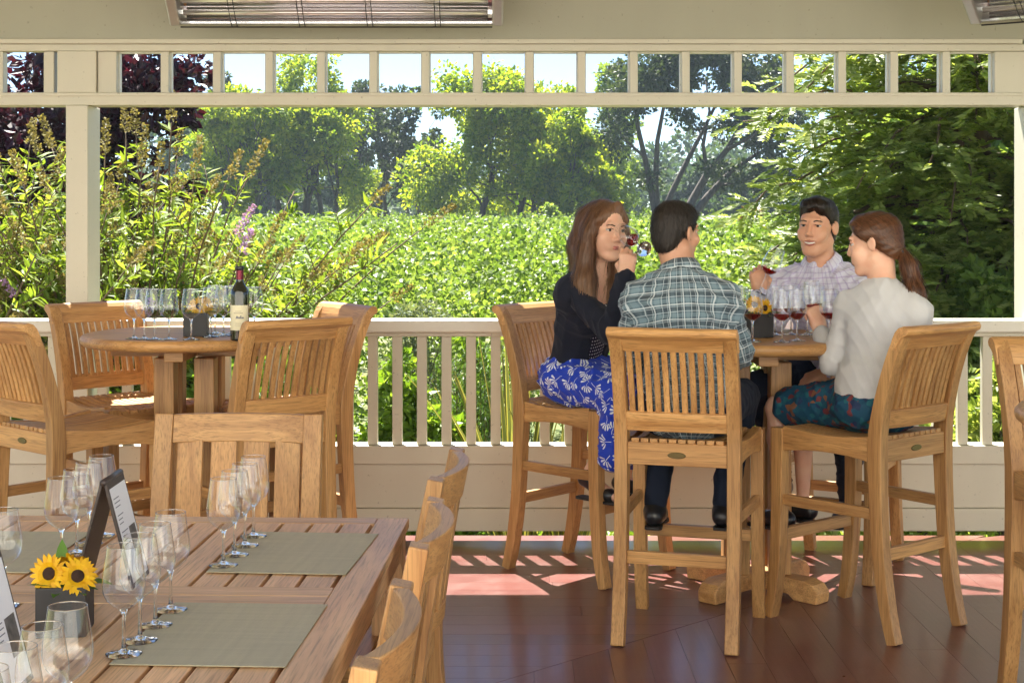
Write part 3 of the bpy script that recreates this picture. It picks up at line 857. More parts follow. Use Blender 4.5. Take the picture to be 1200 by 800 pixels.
# ---- vineyard
VINE=m_leaf('vine_leaf',[(.06,.115,.025),(.12,.19,.04),(.20,.275,.07),(.28,.345,.11)],.48,.42,.38,(1.3,1.3,.6),hue_big=.8)
def vineyard():
    parts=[]; y=13.2; i=0
    while y<92:
        xw=.345*y+2.5; dist=1+(y-13)/26
        s=.056*dist**.8
        hvis=1.5 if i<2 else max(.5,1.25-.03*(y-15))
        n=int(min(24000, 2*xw*hvis/(s*s*.5)*(3.2 if i<3 else 2.2)))
        x=rng.uniform(-xw,xw,n); t=rng.uniform(0,1,n)
        top=1.72+.16*np.sin(x*1.7+i*2)+.12*np.sin(x*4.3+i)+.08*np.sin(x*9.1+2*i)
        z=GZ+top-hvis*t**1.15 + rng.normal(0,.05,n)+ (rng.random(n)<.06)*rng.uniform(0,.3,n)
        yy=y+rng.normal(0,.26,n)*(1.0-.3*t)
        d=rdir(n,-.25); nr=rdir(n,.9)
        sz=s*rng.uniform(.6,1.25,n)
        parts.append(leaves(np.stack([x,yy,z],1),d,nr,sz,sz*.95,.1))
        y+=2.15 if y<40 else 2.6; i+=1
    o=leaf_obj('vineyard',parts,VINE); tag(o,kind='stuff')
vineyard()
# vine trunks of the first rows and dark soil rows stay one mass with the ground
# ---- trees
def clumps(c, r, n, fill=.35, flat=1.0):
    """clump centres in an ellipsoid, biased to its skin"""
    v=rdir(n); k=(fill+(1-fill)*rng.random(n))**.6
    return np.array(c)+v*np.array(r)*k[:,None]
def crown_leaves(cs, rc, per, L, wr=.6, droop=0.0, sq=.8):
    n=len(cs)*per
    base=np.repeat(cs,per,0); rr=np.repeat(np.broadcast_to(rc,(len(cs),)),per)
    v=rdir(n); k=rng.random(n)**.45
    off=v*(rr*k)[:,None]; off[:,2]*=sq
    d=unit(v+rdir(n)*.8+np.array([0,0,-droop])); nr=rdir(n,.8)
    sz=L*rng.uniform(.6,1.3,n)
    return leaves(base+off,d,nr,sz,sz*wr,.1)
def limb(b, a, c, r0, r1, sag=.1, n=6, k=5, wob=.06):
    a=Vector(a); c=Vector(c); L=(c-a).length; pts=[]
    for i in range(k+1):
        t=i/k; p=a.lerp(c,t)
        w=math.sin(math.pi*t)
        pts.append(p+Vector((random.uniform(-1,1)*wob*L*w,random.uniform(-1,1)*wob*L*w,sag*L*w)))
    b.tube(pts,[r0+(r1-r0)*i/k for i in range(k+1)],n)
    return pts
LF_BRIGHT=m_leaf('walnut_leaf',[(.08,.165,.014),(.17,.28,.024),(.30,.395,.035),(.42,.48,.055)],.62,.5,.35,(1.4,1.2,.45),hue_big=.45)
LF_DARK=m_leaf('oak_leaf',[(.018,.036,.020),(.034,.06,.028),(.055,.085,.035),(.085,.115,.045)],.34,.5,.4,hue_big=.5)
LF_MID=m_leaf('cedar_leaf',[(.09,.16,.04),(.16,.25,.06),(.25,.34,.09)],.6,.5,.35,hue_big=.5)
LF_HAZE=m_leaf('far_leaf',[(.03,.065,.04),(.055,.10,.05),(.09,.145,.06)],.35,.6,.3,hue_big=.08)
def tree(label, px, Y, top, hw, leafm, n, seed, base=None, L=.34, trunks=((0,.22),), per=60, crown_lo=.24, lobes=None, bark=BARK, group=None, name='tree', sub=None, sq=.8, rcf=.2):
    global rng
    rng=np.random.default_rng(seed); random.seed(seed)
    s=FP/Y; x=(px-600)/s; zt_=EYE+(248-top)/s; R=hw/s; Ht=zt_-GZ
    t=empty(name,(x,Y,GZ)); tag(t,label,'tree',group)
    lo=Ht*crown_lo; 
    if lobes is None:
        Hc=Ht-lo
        if name!='tree' or Y<40: lobes=[((0,0,(lo+Ht)/2),(R*.85,R*.8,Hc/2*.95),1.0)]
        else:
            lobes=[((random.uniform(-.1,.1)*R,0,lo+Hc*.72),(R*.45,R*.42,Hc*.27),.2),((0,0,lo+Hc*.42),(R*.55,R*.5,Hc*.3),.2)]
            for k in range(9):
                a=k*2.4+random.uniform(-.4,.4); hh=random.uniform(.12,.8); rr=R*(.72-.45*max(0,hh-.45))
                lobes.append(((rr*math.cos(a),rr*.8*math.sin(a),lo+Hc*hh),(R*random.uniform(.26,.4),R*.3,Hc*random.uniform(.10,.17)),.085))
            rcf=.15
    cs=[]
    for c,r,wt in lobes: cs.append(clumps(c,r,max(3,int(n*wt))))
    cs=np.concatenate(cs)
    rc=R*rcf*rng.uniform(.6,1.35,len(cs))
    leaf_obj('crown',[crown_leaves(cs,rc,per,L,.62,.15,sq)],leafm,t)
    b=MB()
    for dx,r in trunks:
        top_p=Vector((dx+random.uniform(-.2,.2)*R,random.uniform(-.3,.3),lo+.35*(Ht-lo)))
        pts=limb(b,(dx,0,-.1),top_p,r,r*.55,0,8,6,.035)
        idx=rng.choice(len(cs),min(len(cs),int(16/len(trunks))+3),replace=False)
        for k in idx:
            st=pts[random.choice([3,4,5,6])]
            limb(b,st,cs[k],r*.36,r*.06,.06,5,5,.06)
    b.build('trunk',bark,t,0,True)
    return t
# back row, left to right
tree('bright green leafy tree at left behind the purple-flowered bush',278,92,90,78,LF_BRIGHT,150,1,trunks=((-.9,.2),(.8,.17)),per=98,L=.3,crown_lo=.18)
tree('bright green spreading tree left of centre with several trunks',352,96,54,92,LF_BRIGHT,200,2,trunks=((-1.6,.22),(.2,.3),(1.3,.2),(2.4,.15)),per=98,L=.3,crown_lo=.18)
tree('dark airy oak behind the vineyard, left of the big bright tree',430,108,92,54,LF_DARK,72,3,trunks=((-.6,.2),(.7,.16)),per=80,crown_lo=.16,L=.3)
tree('slim dark oak with leaning trunks and sky showing through',476,104,90,50,LF_DARK,66,4,trunks=((-1.4,.18),(-.1,.16),(1.0,.16)),per=80,crown_lo=.14,L=.3)
tree('large bright green tree in the middle of the treeline',582,90,70,108,LF_BRIGHT,260,5,trunks=((-1.1,.24),(1.0,.2),(2.2,.18)),per=98,L=.3,crown_lo=.15)
tree('yellow-green smaller tree right of the large bright tree',664,86,128,60,LF_BRIGHT,110,6,trunks=((-.4,.18),(.9,.14)),per=90,L=.3,crown_lo=.06)
tree('tall pointed green tree beside the big oak',716,98,56,48,LF_MID,100,7,trunks=((0,.22),),per=90,L=.3,crown_lo=.1,
     lobes=[((0,0,3.2),(2.5,2.2,2.9),.5),((0,0,6.6),(1.9,1.8,2.8),.32),((.1,0,9.6),(.95,.9,1.9),.18)])
def oak():
    """big dark oak with two groups of bare leaning limbs"""
    global rng
    rng=np.random.default_rng(21); random.seed(21)
    Y=84; s=FP/Y
    X=lambda px:(px-800)/s
    Z=lambda py: EYE+(248-py)/s-GZ
    t=empty('tree',((800-600)/s,Y,GZ)); tag(t,'big dark oak with long leaning bare limbs behind the man in plaid','tree')
    b=MB()
    def L(pts,r0,r1):
        p=[Vector((X(a),random.uniform(-.3,.3)+c,Z(h))) for a,h,c in pts]
        b.tube(p,[r0+(r1-r0)*i/(len(p)-1) for i in range(len(p))],8); return p
    L([(770,262,0),(764,225,0),(756,185,.1),(748,150,.2),(744,120,.3),(735,90,.4)],.21,.06)
    L([(772,262,0),(768,215,0),(770,165,-.2),(778,120,-.3),(785,75,-.4)],.2,.05)
    L([(774,258,0),(788,225,.2),(805,190,.5),(825,155,.8),(842,120,1.0),(860,85,1)],.19,.05)
    L([(798,262,0),(812,235,0),(828,205,-.2),(852,175,-.4),(868,145,-.6),(880,105,-.6)],.27,.07)
    L([(806,262,0),(830,230,.2),(858,200,.5),(890,180,.7),(920,165,.9)],.24,.05)
    L([(830,232,.2),(845,218,.3),(870,212,.2),(905,205,.1)],.12,.04)
    L([(828,205,-.2),(824,170,0),(832,130,.3),(828,90,.4)],.13,.04)
    L([(852,175,-.4),(880,160,-.8),(905,130,-1)],.11,.03)
    L([(756,185,.1),(735,165,.3),(715,140,.5)],.09,.03)
    cs=[]
    for (a,h,ra,rh,n) in ((740,100,34,38,26),(785,85,42,32,34),(835,80,50,34,42),(885,100,46,42,40),(915,150,40,36,28),(870,150,38,26,18),(800,140,22,22,7),(845,205,30,18,9),(905,205,34,24,20),(722,150,18,30,9),(800,62,70,16,22),(758,205,20,20,4)):
        cs.append(clumps((X(a),0,Z(h)),(ra/s,1.9,rh/s),n,.2))
    cs=np.concatenate(cs)
    for k in rng.choice(len(cs),46,replace=False):
        c=cs[k]; src=min((p for p in [Vector(v) for v in b.v[::8]]), key=lambda p:(p-Vector(c)).length+ (2 if p.z>c[2] else 0))
        limb(b,src,c,.05,.012,.04,5,4,.08)
    leaf_obj('crown',[crown_leaves(cs,rng.uniform(.35,.95,len(cs)),95,.27,.6,.1,.75)],LF_DARK,t)
    b.build('trunk',BARK,t,0,True)
oak()
tree('hazy green shrub-like tree far off below the oak limbs',868,120,196,34,LF_HAZE,36,8,trunks=((0,.15),),per=80,L=.4,crown_lo=.05)
tree('round hazy tree far off beside the conifer',905,118,188,34,LF_HAZE,40,9,trunks=((0,.15),),per=80,L=.4,crown_lo=.05)
tree('low reddish bush at the edge of the vineyard below the oak',884,70,236,24,m_leaf('red_bush_leaf',[(.12,.05,.03),(.22,.11,.06),(.16,.15,.04)],.3),18,10,trunks=((0,.05),),per=60,L=.2,crown_lo=.05)
tree('small pale bush under the slim dark oak',428,88,232,16,LF_BRIGHT,14,12,trunks=((0,.05),),per=60,L=.22,crown_lo=.05)
tree('small grey-green bush at the foot of the yellow-green tree',640,80,228,18,LF_MID,14,13,trunks=((0,.05),),per=60,L=.22,crown_lo=.05)
tree('dark round oak crown seen between bright trees at left',262,118,76,40,LF_DARK,40,14,trunks=((0,.2),),per=75,L=.4,crown_lo=.25)
for i,(px,top,hw,lab) in enumerate(((225,120,50,'hazy far tree behind the butterfly bush'),(315,130,60,'hazy far tree filling the gap behind the two left bright trees'),(405,135,50,'hazy far tree behind the dark airy oak'),(505,150,46,'hazy far tree between slim oak and the big bright tree'),
   (630,130,50,'hazy far tree between the big bright and yellow-green trees'),(700,165,40,'hazy far tree behind the pointed tree'),(815,190,50,'hazy far tree seen through the limbs of the big oak'))):
    tree(lab,px,132,top,hw,LF_HAZE,80,40+i,trunks=((0,.2),),per=80,L=.42,crown_lo=.04,group='hazy second row of trees')
# far wood
def far_wood():
    global rng
    rng=np.random.default_rng(5)
    n=620; x=rng.uniform(-95,120,n); y=rng.uniform(165,215,n)
    z=GZ+rng.uniform(.1,1,n)*(8.2+2.2*np.sin(x*.11)+1.6*np.sin(x*.31+1))
    cs=np.stack([x,y,z],1)
    o=leaf_obj('far_wood',[crown_leaves(cs,rng.uniform(1.2,2.4,n),100,.8,.7)],LF_HAZE); tag(o,kind='stuff')
far_wood()

# ---- redwood branches close by on the right
LF_RED=m_leaf('redwood_needles',[(.11,.18,.045),(.21,.285,.075),(.31,.375,.12),(.42,.47,.2)],.66,.40,.55,(1.45,1.35,.6),hue_big=4.2)
def redwood():
    global rng
    rng=np.random.default_rng(33); random.seed(33)
    X0,Y0=3.75,13.0
    t=empty('redwood_tree',(X0,Y0,GZ)); tag(t,'redwood with feathery green branches filling the right of the opening','tree')
    b=MB(); b.tube([(0,0,-.1),(.05,0,2),(0,.05,4.2),(0,0,7)],[.30,.25,.2,.1],12)
    pos=[];dr=[];nm=[];ln=[]
    def spray(p, d, size):
        d=Vector(d).normalized(); s=d.cross(Vector((0,0,1))).normalized(); up=s.cross(d)
        n=13
        for side in (-1,1):
            for i in range(n):
                u=(i+.5)/n
                base=p+d*size*u-Vector((0,0,1))*size*.18*u*u
                dd=(d*.75+s*side*(.95)+up*random.uniform(-.05,.35)).normalized()
                pos.append(base); dr.append(dd); nm.append((up*.5+Vector((random.uniform(-.6,.4),-.75+random.uniform(-.6,.4),.45)))); ln.append(size*.30*math.sin(math.pi*min(1,.25+.75*(1-u)))*random.uniform(.75,1.2)+.012)
        pos.append(p+d*size*.96-Vector((0,0,1))*size*.17); dr.append(d); nm.append(up); ln.append(size*.16)
    for k in range(225):
        z=random.uniform(.1,3.9); a=random.choice([random.uniform(2.2,4.6),random.uniform(3.4,5.6),random.uniform(4.4,6.9)])
        L=random.uniform(.9,2.0)*(1.02-.03*max(0,z-1))
        if z<1.2: L*=.8
        d=Vector((math.cos(a),math.sin(a),random.uniform(-.02,.32)))
        pts=[]
        for i in range(9):
            u=i/8; pts.append(Vector((0,0,z))+d*L*u+Vector((0,0,-.42*L*u*u*random.uniform(.85,1.1)))+Vector((random.gauss(0,.012),random.gauss(0,.012),0)))
        b.tube(pts,[.022*(1-u/9)+.003 for u in range(9)],5)
        side=d.cross(Vector((0,0,1))).normalized()
        m=int(32*L)
        for j in range(m):
            u=.22+.78*(j+random.random())/m; i=min(7,int(u*8)); p=pts[i].lerp(pts[i+1],u*8-i)
            sd=random.choice((-1,1))
            dd=(d*.6+side*sd*random.uniform(.3,1.05)+Vector((random.gauss(0,.25),random.gauss(0,.25),random.uniform(-.75,.4))))
            q=p
            sz=random.uniform(.15,.31)*(1.1-.3*u)
            if random.random()<.45:
                q=p+dd.normalized()*random.uniform(.1,.28)
            spray(q,dd,sz)
        spray(pts[-1],d,.3)
    A=np.array([tuple(p) for p in pos]);D=np.array([tuple(p) for p in dr]);N=np.array([tuple(p) for p in nm]);Ln=np.array(ln)
    leaf_obj('needles',[leaves(A,unit(D),unit(N),Ln,Ln*.34+.004,.03)],LF_RED,t)
    b.build('trunk',BARK2,t,0,True)
redwood()
tree('dark evergreen tree closing the view behind the redwood',1165,24,45,210,LF_MID,110,15,trunks=((0,.3),),per=110,L=.2,crown_lo=.02,rcf=.2)
tree('olive-green shrub below the redwood branches',1010,16,262,110,LF_RED,60,16,trunks=((-.2,.04),(.3,.04)),per=110,L=.11,crown_lo=.02)
tree('dark leafy shrub behind the right end of the railing',1150,11.5,300,90,LF_MID,60,17,trunks=((-.1,.04),(.2,.04)),per=120,L=.085,crown_lo=.02)

# ---- purple-leaved plum at upper left
LF_PLUM=m_leaf('plum_leaf',[(.010,.004,.010),(.022,.006,.014),(.045,.010,.018),(.075,.018,.022)],.25,.4,.5,(1.6,.7,.9),hue_big=1.5)
def plum():
    s=FP/17
    tree('purple-leaved plum tree behind the butterfly bush',70,17,-70,150,LF_PLUM,120,18,trunks=((0,.13),(.35,.09)),per=105,L=.13,
         lobes=[((-.2,0,2.6),(1.6,1.2,1.0),.45),((-.2,0,3.7),(1.75,1.3,.9),.45),((.85,0,3.3),(.7,.7,.45),.12)],rcf=.22)
plum()

# ---- butterfly bush
LF_BUD=m_leaf('buddleia_leaf',[(.09,.155,.028),(.17,.25,.035),(.27,.345,.06),(.36,.42,.12)],.48,.5,.3,(1.25,1.2,.5),hue_big=2.2)
SPIKE=m_leaf('faded_flower_spike',[(.13,.12,.045),(.23,.20,.085),(.32,.27,.13)],.25,.8,.2)
SPIKEP=m_leaf('lilac_flower_spike',[(.33,.20,.45),(.45,.30,.60),(.40,.22,.42)],.25,.7,.2)
def buddleia(label, bx, by, n, H, seed, amin, amax, spread=1.0):
    global rng
    rng=np.random.default_rng(seed); random.seed(seed)
    t=empty('butterfly_bush',(bx,by,GZ)); tag(t,label,'shrub','butterfly bushes')
    b=MB(); P_=[];D=[];N=[];L=[];Wd=[]; SV={0:[[],[],[],[]],1:[[],[],[],[]]}
    def lf(p,d,l,w): P_.append(p);D.append(d);N.append(Vector((random.gauss(0,.4),random.gauss(0,.4),1)));L.append(l);Wd.append(w)
    def spike(p,d,l,pur):
        A=SV[pur]; m=int(l*620); d=d.normalized(); x=d.orthogonal().normalized(); y=d.cross(x)
        for i in range(m):
            u=random.random(); a=random.uniform(0,6.283); r=.024*(1-u)**.7+.005
            rad=x*math.cos(a)+y*math.sin(a)
            c=p+d*l*u+Vector((0,0,-.12*l*u*u))+rad*r*random.random()
            A[0].append(c);A[1].append((rad+d*.5).normalized());A[2].append(Vector((random.gauss(0,1),random.gauss(0,1),random.gauss(0,1))));A[3].append(random.uniform(.014,.026))
    for k in range(n):
        a=random.uniform(amin,amax); lean=random.uniform(.12,.85)*spread; hh=H*random.uniform(.55,1.0)
        d=Vector((math.cos(a)*lean,math.sin(a)*lean*.6,1)).normalized()
        pts=[Vector((random.gauss(0,.12),random.gauss(0,.12),0))]
        for i in range(1,11):
            u=i/10; p=pts[0]+d*hh*1.12*u+Vector((math.cos(a),math.sin(a)*.6,0))*lean*.35*hh*u*u-Vector((0,0,.22*hh*lean*u*u))
            pts.append(p+Vector((random.gauss(0,.012),random.gauss(0,.012),0)))
        b.tube(pts,[.012*(1-i/11)+.003 for i in range(11)],5)
        end=(pts[-1]-pts[-3]).normalized()
        for i in range(2,10):
            for rep in range(4):
                p=pts[i].lerp(pts[i+1],random.random()); td=(pts[i+1]-pts[i]).normalized()
                for sd in (0,1):
                    aa=random.uniform(0,6.283); o=td.orthogonal().normalized(); o2=td.cross(o)
                    dd=(o*math.cos(aa)+o2*math.sin(aa))*.9+td*.6+Vector((0,0,-.25))
                    lf(p,dd.normalized(),random.uniform(.06,.12),random.uniform(.020,.036))
            if random.random()<.72:         # side twig with its own leaves and a spike
                p=pts[i]; aa=random.uniform(0,6.283)
                dd=(Vector((math.cos(aa),math.sin(aa),0))*.8+(pts[i+1]-pts[i]).normalized()*.9).normalized(); tl=random.uniform(.15,.34)
                q=p+dd*tl; b.tube([p,p.lerp(q,.5)+Vector((0,0,.01)),q],[.004,.0035,.0025],4)
                for j in range(9):
                    u=.15+.85*j/9; pp=p.lerp(q,u); o=dd.orthogonal().normalized(); o2=dd.cross(o); a2=random.uniform(0,6.283)
                    for sgn in (-1,1): lf(pp,((o*math.cos(a2)+o2*math.sin(a2))*sgn+dd*.55+Vector((0,0,-.2))).normalized(),random.uniform(.07,.13),random.uniform(.022,.036))
                if random.random()<.2: spike(q,dd+Vector((0,0,.25)),random.uniform(.08,.2),1 if random.random()<.03 else 0)
        if random.random()<.7: spike(pts[-1],end,random.uniform(.14,.32),1 if random.random()<.04 else 0)
    f=lambda l:np.array([tuple(v) for v in l])
    leaf_obj('foliage',[leaves(f(P_),unit(f(D)),unit(f(N)),np.array(L),np.array(Wd),.05)],LF_BUD,t)
    b.build('stems',BARK2,t,0,True)
    for k,m in ((0,SPIKE),(1,SPIKEP)):
        A=SV[k]
        if A[0]: leaf_obj('flower_spikes',[leaves(f(A[0]),unit(f(A[1])),unit(f(A[2])),np.array(A[3]),np.array(A[3])*.8,.05)],m,t)
buddleia('tall butterfly bush with tan flower spikes behind the left post',-2.45,9.9,150,2.5,41,-.3,6.0,.74)
buddleia('butterfly bush with lilac and tan spikes at the left edge',-3.35,9.6,105,2.4,42,0,6.28)
buddleia('low butterfly bush between post and wine bottle, below the tall one',-2.35,9.5,80,1.45,43,-.3,2.4,.6)

# ---- low garden plants behind the railing
LF_LOW=m_leaf('groundcover_leaf',[(.07,.15,.018),(.14,.25,.03),(.24,.35,.06)],.45,.4,.45,hue_big=3)
LF_SILV=m_leaf('silver_leaf',[(.12,.16,.10),(.20,.25,.16),(.28,.33,.22)],.25,.6,.2)
LF_ROSE=m_leaf('rosemary_leaf',[(.03,.075,.02),(.06,.13,.025),(.11,.19,.04)],.3,.5,.35)
def shrub(label, px, Y, top, hw, m, L, n, per, seed, wr=.55):
    return tree(label,px,Y,top,hw,m,n,seed,trunks=((0,.02),(.06,.015)),per=per,L=L,crown_lo=.0,name='shrub',rcf=.3)
for i,(px,Y,top,hw,lab) in enumerate(((40,8.9,430,95,'leafy green shrub low behind the railing at the far left'),(150,8.8,420,90,'leafy green shrub low behind the left bar table'),
     (255,8.9,430,85,'leafy green shrub low behind the railing below the wine bottle'),(345,9.0,415,70,'leafy green shrub low behind the railing beside the sunlit stool'),
     (462,8.9,412,48,'bright small-leaved shrub behind the railing right of the sunlit stool'),(515,8.7,462,55,'low bright shrub at the foot of the rosemary'),
     (800,9.0,420,70,'leafy shrub behind the railing, hidden by the man in plaid'),(920,9.2,430,80,'leafy shrub behind the railing below the right bar table'),
     (1060,9.3,420,80,'leafy dark shrub behind the railing right of the ponytail woman'),(1165,9.2,400,60,'leafy dark shrub at the right end of the railing'))):
    shrub(lab,px,Y,top,hw,LF_LOW if px<700 else LF_RED,.06,46,75,60+i)
shrub('silvery fine-leaved bush behind the railing',492,11.4,326,52,LF_SILV,.035,60,110,80)
shrub('small yellow-green shrub right of the silvery bush',545,10.6,352,40,LF_LOW,.045,30,80,81)
def rosemary(label, px, Y, top, hw, n, seed):
    global rng
    rng=np.random.default_rng(seed); random.seed(seed)
    s=FP/Y; x0=(px-600)/s; H=EYE+(248-top)/s-GZ
    t=empty('rosemary_bush',(x0,Y,GZ)); tag(t,label,'shrub','upright herb bushes')
    b=MB(); P_=[];D=[]
    for k in range(n):
        bx=random.uniform(-1,1)*hw/s*.8; by=random.uniform(-.2,.2); h=H*random.uniform(.6,1.0)
        tip=Vector((bx*1.25+random.gauss(0,.04),by*1.3,h)); a=Vector((bx,by,0))
        b.tube([a,a.lerp(tip,.5)+Vector((random.gauss(0,.02),0,0)),tip],[.004,.003,.0015],4)
        for j in range(int(h*75)):
            u=random.uniform(.15,1); p=a.lerp(tip,u); aa=random.uniform(0,6.28)
            P_.append(p);D.append(Vector((math.cos(aa),math.sin(aa),random.uniform(.5,1.4))).normalized())
    f=lambda l:np.array([tuple(v) for v in l]); n=len(P_)
    L=rng.uniform(.03,.055,n)
    leaf_obj('foliage',[leaves(f(P_),f(D),rdir(n),L,L*.17+.002,.02)],LF_ROSE,t); b.build('stems',BARK2,t)
rosemary('upright needle-leaved rosemary bush behind the railing',525,9.5,405,45,70,91)
rosemary('second rosemary bush nearer the flax plant',588,9.9,400,40,50,92)
# striped flax
def m_flax():
    m, nt, out = nmat('striped_flax_leaf'); g=G(nt)
    u=g.n('Attribute',attribute_name='uv').outputs['Vector']; sx=g.n('SeparateXYZ'); g.put(sx.inputs[0],u)
    isl=g.n('NewGeometry').outputs['Random Per Island']
    c=g.ramp(sx.outputs[0],[(0,(.42,.38,.05)),(.16,(.46,.40,.07)),(.22,(.10,.13,.025)),(.5,(.13,.15,.03)),(.78,(.10,.12,.025)),(.84,(.45,.38,.06)),(1,(.42,.36,.05))])
    c=g.mix(g.math('MULTIPLY',isl,.55),c,(.20,.19,.05,1))
    b=bsdf(g,out,c,.4); t=g.n('BsdfTranslucent'); g.put(t.inputs[0],c); mx=g.n('MixShader'); mx.inputs[0].default_value=.35
    nt.links.new(b.outputs[0],mx.inputs[1]); nt.links.new(t.outputs[0],mx.inputs[2]); nt.links.new(mx.outputs[0],out.inputs[0]); return m
FLAX=m_flax()
def flax(label,px,Y,H,n,seed):
    random.seed(seed); s=FP/Y
    t=empty('flax_plant',((px-600)/s,Y,GZ)); tag(t,label,'plant','striped flax plants')
    V=[];Q=[];UV=[]
    for k in range(n):
        a=random.uniform(0,6.283); lean=random.uniform(.05,.75); h=H*random.uniform(.65,1.0)*(1.05-.25*lean)
        rad=Vector((math.cos(a),math.sin(a),0)); tan=Vector((-math.sin(a),math.cos(a),0)); w=random.uniform(.026,.044)
        o=len(V); m=9
        for i in range(m+1):
            u=i/m; c=rad*(.04+lean*h*(.45*u+.4*u*u))+Vector((0,0,h*(u-.30*lean*u*u)))
            ww=w*(1-u**3)*.5+.0008
            for j in (-1,0,1): V.append(c+tan*ww*j+rad*(.006 if j else 0))
        for i in range(m):
            for j in (0,1):
                Q.append((o+i*3+j,o+i*3+j+1,o+i*3+j+4,o+i*3+j+3)); u0=.5*j; UV+= [(u0,i/m),(u0+.5,i/m),(u0+.5,(i+1)/m),(u0,(i+1)/m)]
    np_mesh('sword_leaves',np.array([tuple(v) for v in V]),np.array(Q),FLAX,t,True,uv=UV)
flax('striped yellow-green flax plant behind the stool of the blue-dress woman',606,8.9,1.72,46,71)
flax('striped flax plant behind the railing between the two drinkers at left',668,8.75,1.35,34,72)
flax('striped flax plant seen under the right bar table',868,8.85,1.2,26,73)
# grass strip and fallen leaves by the deck edge
def strip():
    global rng
    rng=np.random.default_rng(77); n=26000
    x=rng.uniform(-4.5,4.2,n); y=rng.uniform(7.75,12.6,n); z=np.full(n,GZ-.02)+rng.random(n)*.05
    d=rdir(n,1.2); L=rng.uniform(.04,.13,n)
    tag(leaf_obj('ground_cover',[leaves(np.stack([x,y,z],1),d,rdir(n),L,L*.4,.08)],LF_LOW),kind='stuff')
strip()
# ================================================================== people
# every figure is one skin surface grown from a smooth union of tapered limbs; clothes and hair are surfaces of their own
def v3(*a): return np.array(a if len(a)>1 else a[0], dtype=float)
def nrm(v): v=np.asarray(v,float); return v/max(np.linalg.norm(v),1e-9)
def frame(f, up=(0,0,1)):
    f=nrm(f); r=nrm(np.cross(f,up)); u=np.cross(r,f); return np.stack([r,f,u],1)      # columns right, forward, up
def Cp(a,b,ra,rb,k=.02,op='+'): return ('c',v3(a),v3(b),ra,rb,k,op)
def El(c,R,rad,k=.02,op='+'): return ('e',v3(c),np.asarray(R,float),v3(rad),k,op)
class Field:
    def __init__(s,lo,hi,h):
        s.lo=v3(lo); s.h=h; s.n=np.ceil((v3(hi)-s.lo)/h).astype(int)+1
        s.D=np.full(s.n,.25,dtype=np.float32)
    def sub(s,lo,hi):
        a=np.clip(np.floor((lo-s.lo)/s.h).astype(int),0,s.n); b=np.clip(np.ceil((hi-s.lo)/s.h).astype(int)+1,0,s.n)
        if np.any(b<=a): return None
        g=[s.lo[i]+s.h*np.arange(a[i],b[i]) for i in range(3)]
        X=np.stack(np.meshgrid(*g,indexing='ij'),-1).astype(np.float32)
        return tuple(slice(a[i],b[i]) for i in range(3)),X
    def add(s,p):
        k=p[-2]; op=p[-1]; m=k+.03
        if p[0]=='c':
            _,a,b,ra,rb=p[:5]; R=max(ra,rb)+m
            r=s.sub(np.minimum(a,b)-R,np.maximum(a,b)+R)
            if r is None: return
            sl,X=r; d=(b-a).astype(np.float32); L=float(d@d)+1e-9
            q=X-a.astype(np.float32); t=np.clip((q@d)/L,0,1)
            dd=np.linalg.norm(q-t[...,None]*d,axis=-1)-(ra+(rb-ra)*t)
        else:
            _,c,Rm,rad=p[:4]; R=rad.max()+m
            r=s.sub(c-R,c+R)
            if r is None: return
            sl,X=r; q=(X-c.astype(np.float32))@Rm.astype(np.float32)
            k0=np.linalg.norm(q/rad.astype(np.float32),axis=-1); k1=np.linalg.norm(q/(rad**2).astype(np.float32),axis=-1)+1e-6
            dd=k0*(k0-1)/k1
        D=s.D[sl]
        if op=='+':
            hh=np.clip(.5+.5*(D-dd)/k,0,1); s.D[sl]=D*(1-hh)+dd*hh-k*hh*(1-hh)
        else:
            hh=np.clip(.5-.5*(D+dd)/k,0,1); s.D[sl]=D*(1-hh)-dd*hh+k*hh*(1-hh)
    def coords(s):
        g=[s.lo[i]+s.h*np.arange(s.n[i],dtype=np.float32) for i in range(3)]
        return np.meshgrid(*g,indexing='ij',sparse=True)
    def mesh(s):
        D=s.D; S=D<0; n=s.n
        cnt=np.zeros(n-1,np.uint8)
        offs=[(i,j,k) for i in (0,1) for j in (0,1) for k in (0,1)]
        for i,j,k in offs: cnt+=S[i:n[0]-1+i,j:n[1]-1+j,k:n[2]-1+k]
        mask=(cnt>0)&(cnt<8); cells=np.argwhere(mask)
        idx=np.full(n-1,-1,np.int32); idx[mask]=np.arange(len(cells))
        acc=np.zeros((len(cells),3)); num=np.zeros(len(cells))
        for a in offs:
            for ax in range(3):
                if a[ax]: continue
                b=list(a); b[ax]=1
                d0=D[tuple((cells+a).T)]; d1=D[tuple((cells+b).T)]
                cr=(d0<0)!=(d1<0); t=np.where(cr,d0/np.where(cr,d0-d1,1),0)
                p=np.array(a,float)[None].repeat(len(cells),0); p[:,ax]+=t
                acc+=p*cr[:,None]; num+=cr
        V=s.lo+s.h*(cells+acc/num[:,None])
        Q=[]
        for ax in range(3):
            o1,o2=(ax+1)%3,(ax+2)%3
            sa=[slice(None)]*3; sb=[slice(None)]*3; sa[ax]=slice(0,-1); sb[ax]=slice(1,None)
            A=S[tuple(sa)]; ch=A!=S[tuple(sb)]
            g=np.argwhere(ch); g=g[(g[:,o1]>0)&(g[:,o2]>0)&(g[:,o1]<n[o1]-1)&(g[:,o2]<n[o2]-1)]
            if not len(g): continue
            def cell(d1,d2):
                c=g.copy(); c[:,o1]-=d1; c[:,o2]-=d2; return idx[tuple(c.T)]
            q=np.stack([cell(1,1),cell(0,1),cell(0,0),cell(1,0)],1)
            flip=~A[tuple(g.T)]; q[flip]=q[flip][:,::-1]; Q.append(q)
        return V,np.concatenate(Q)
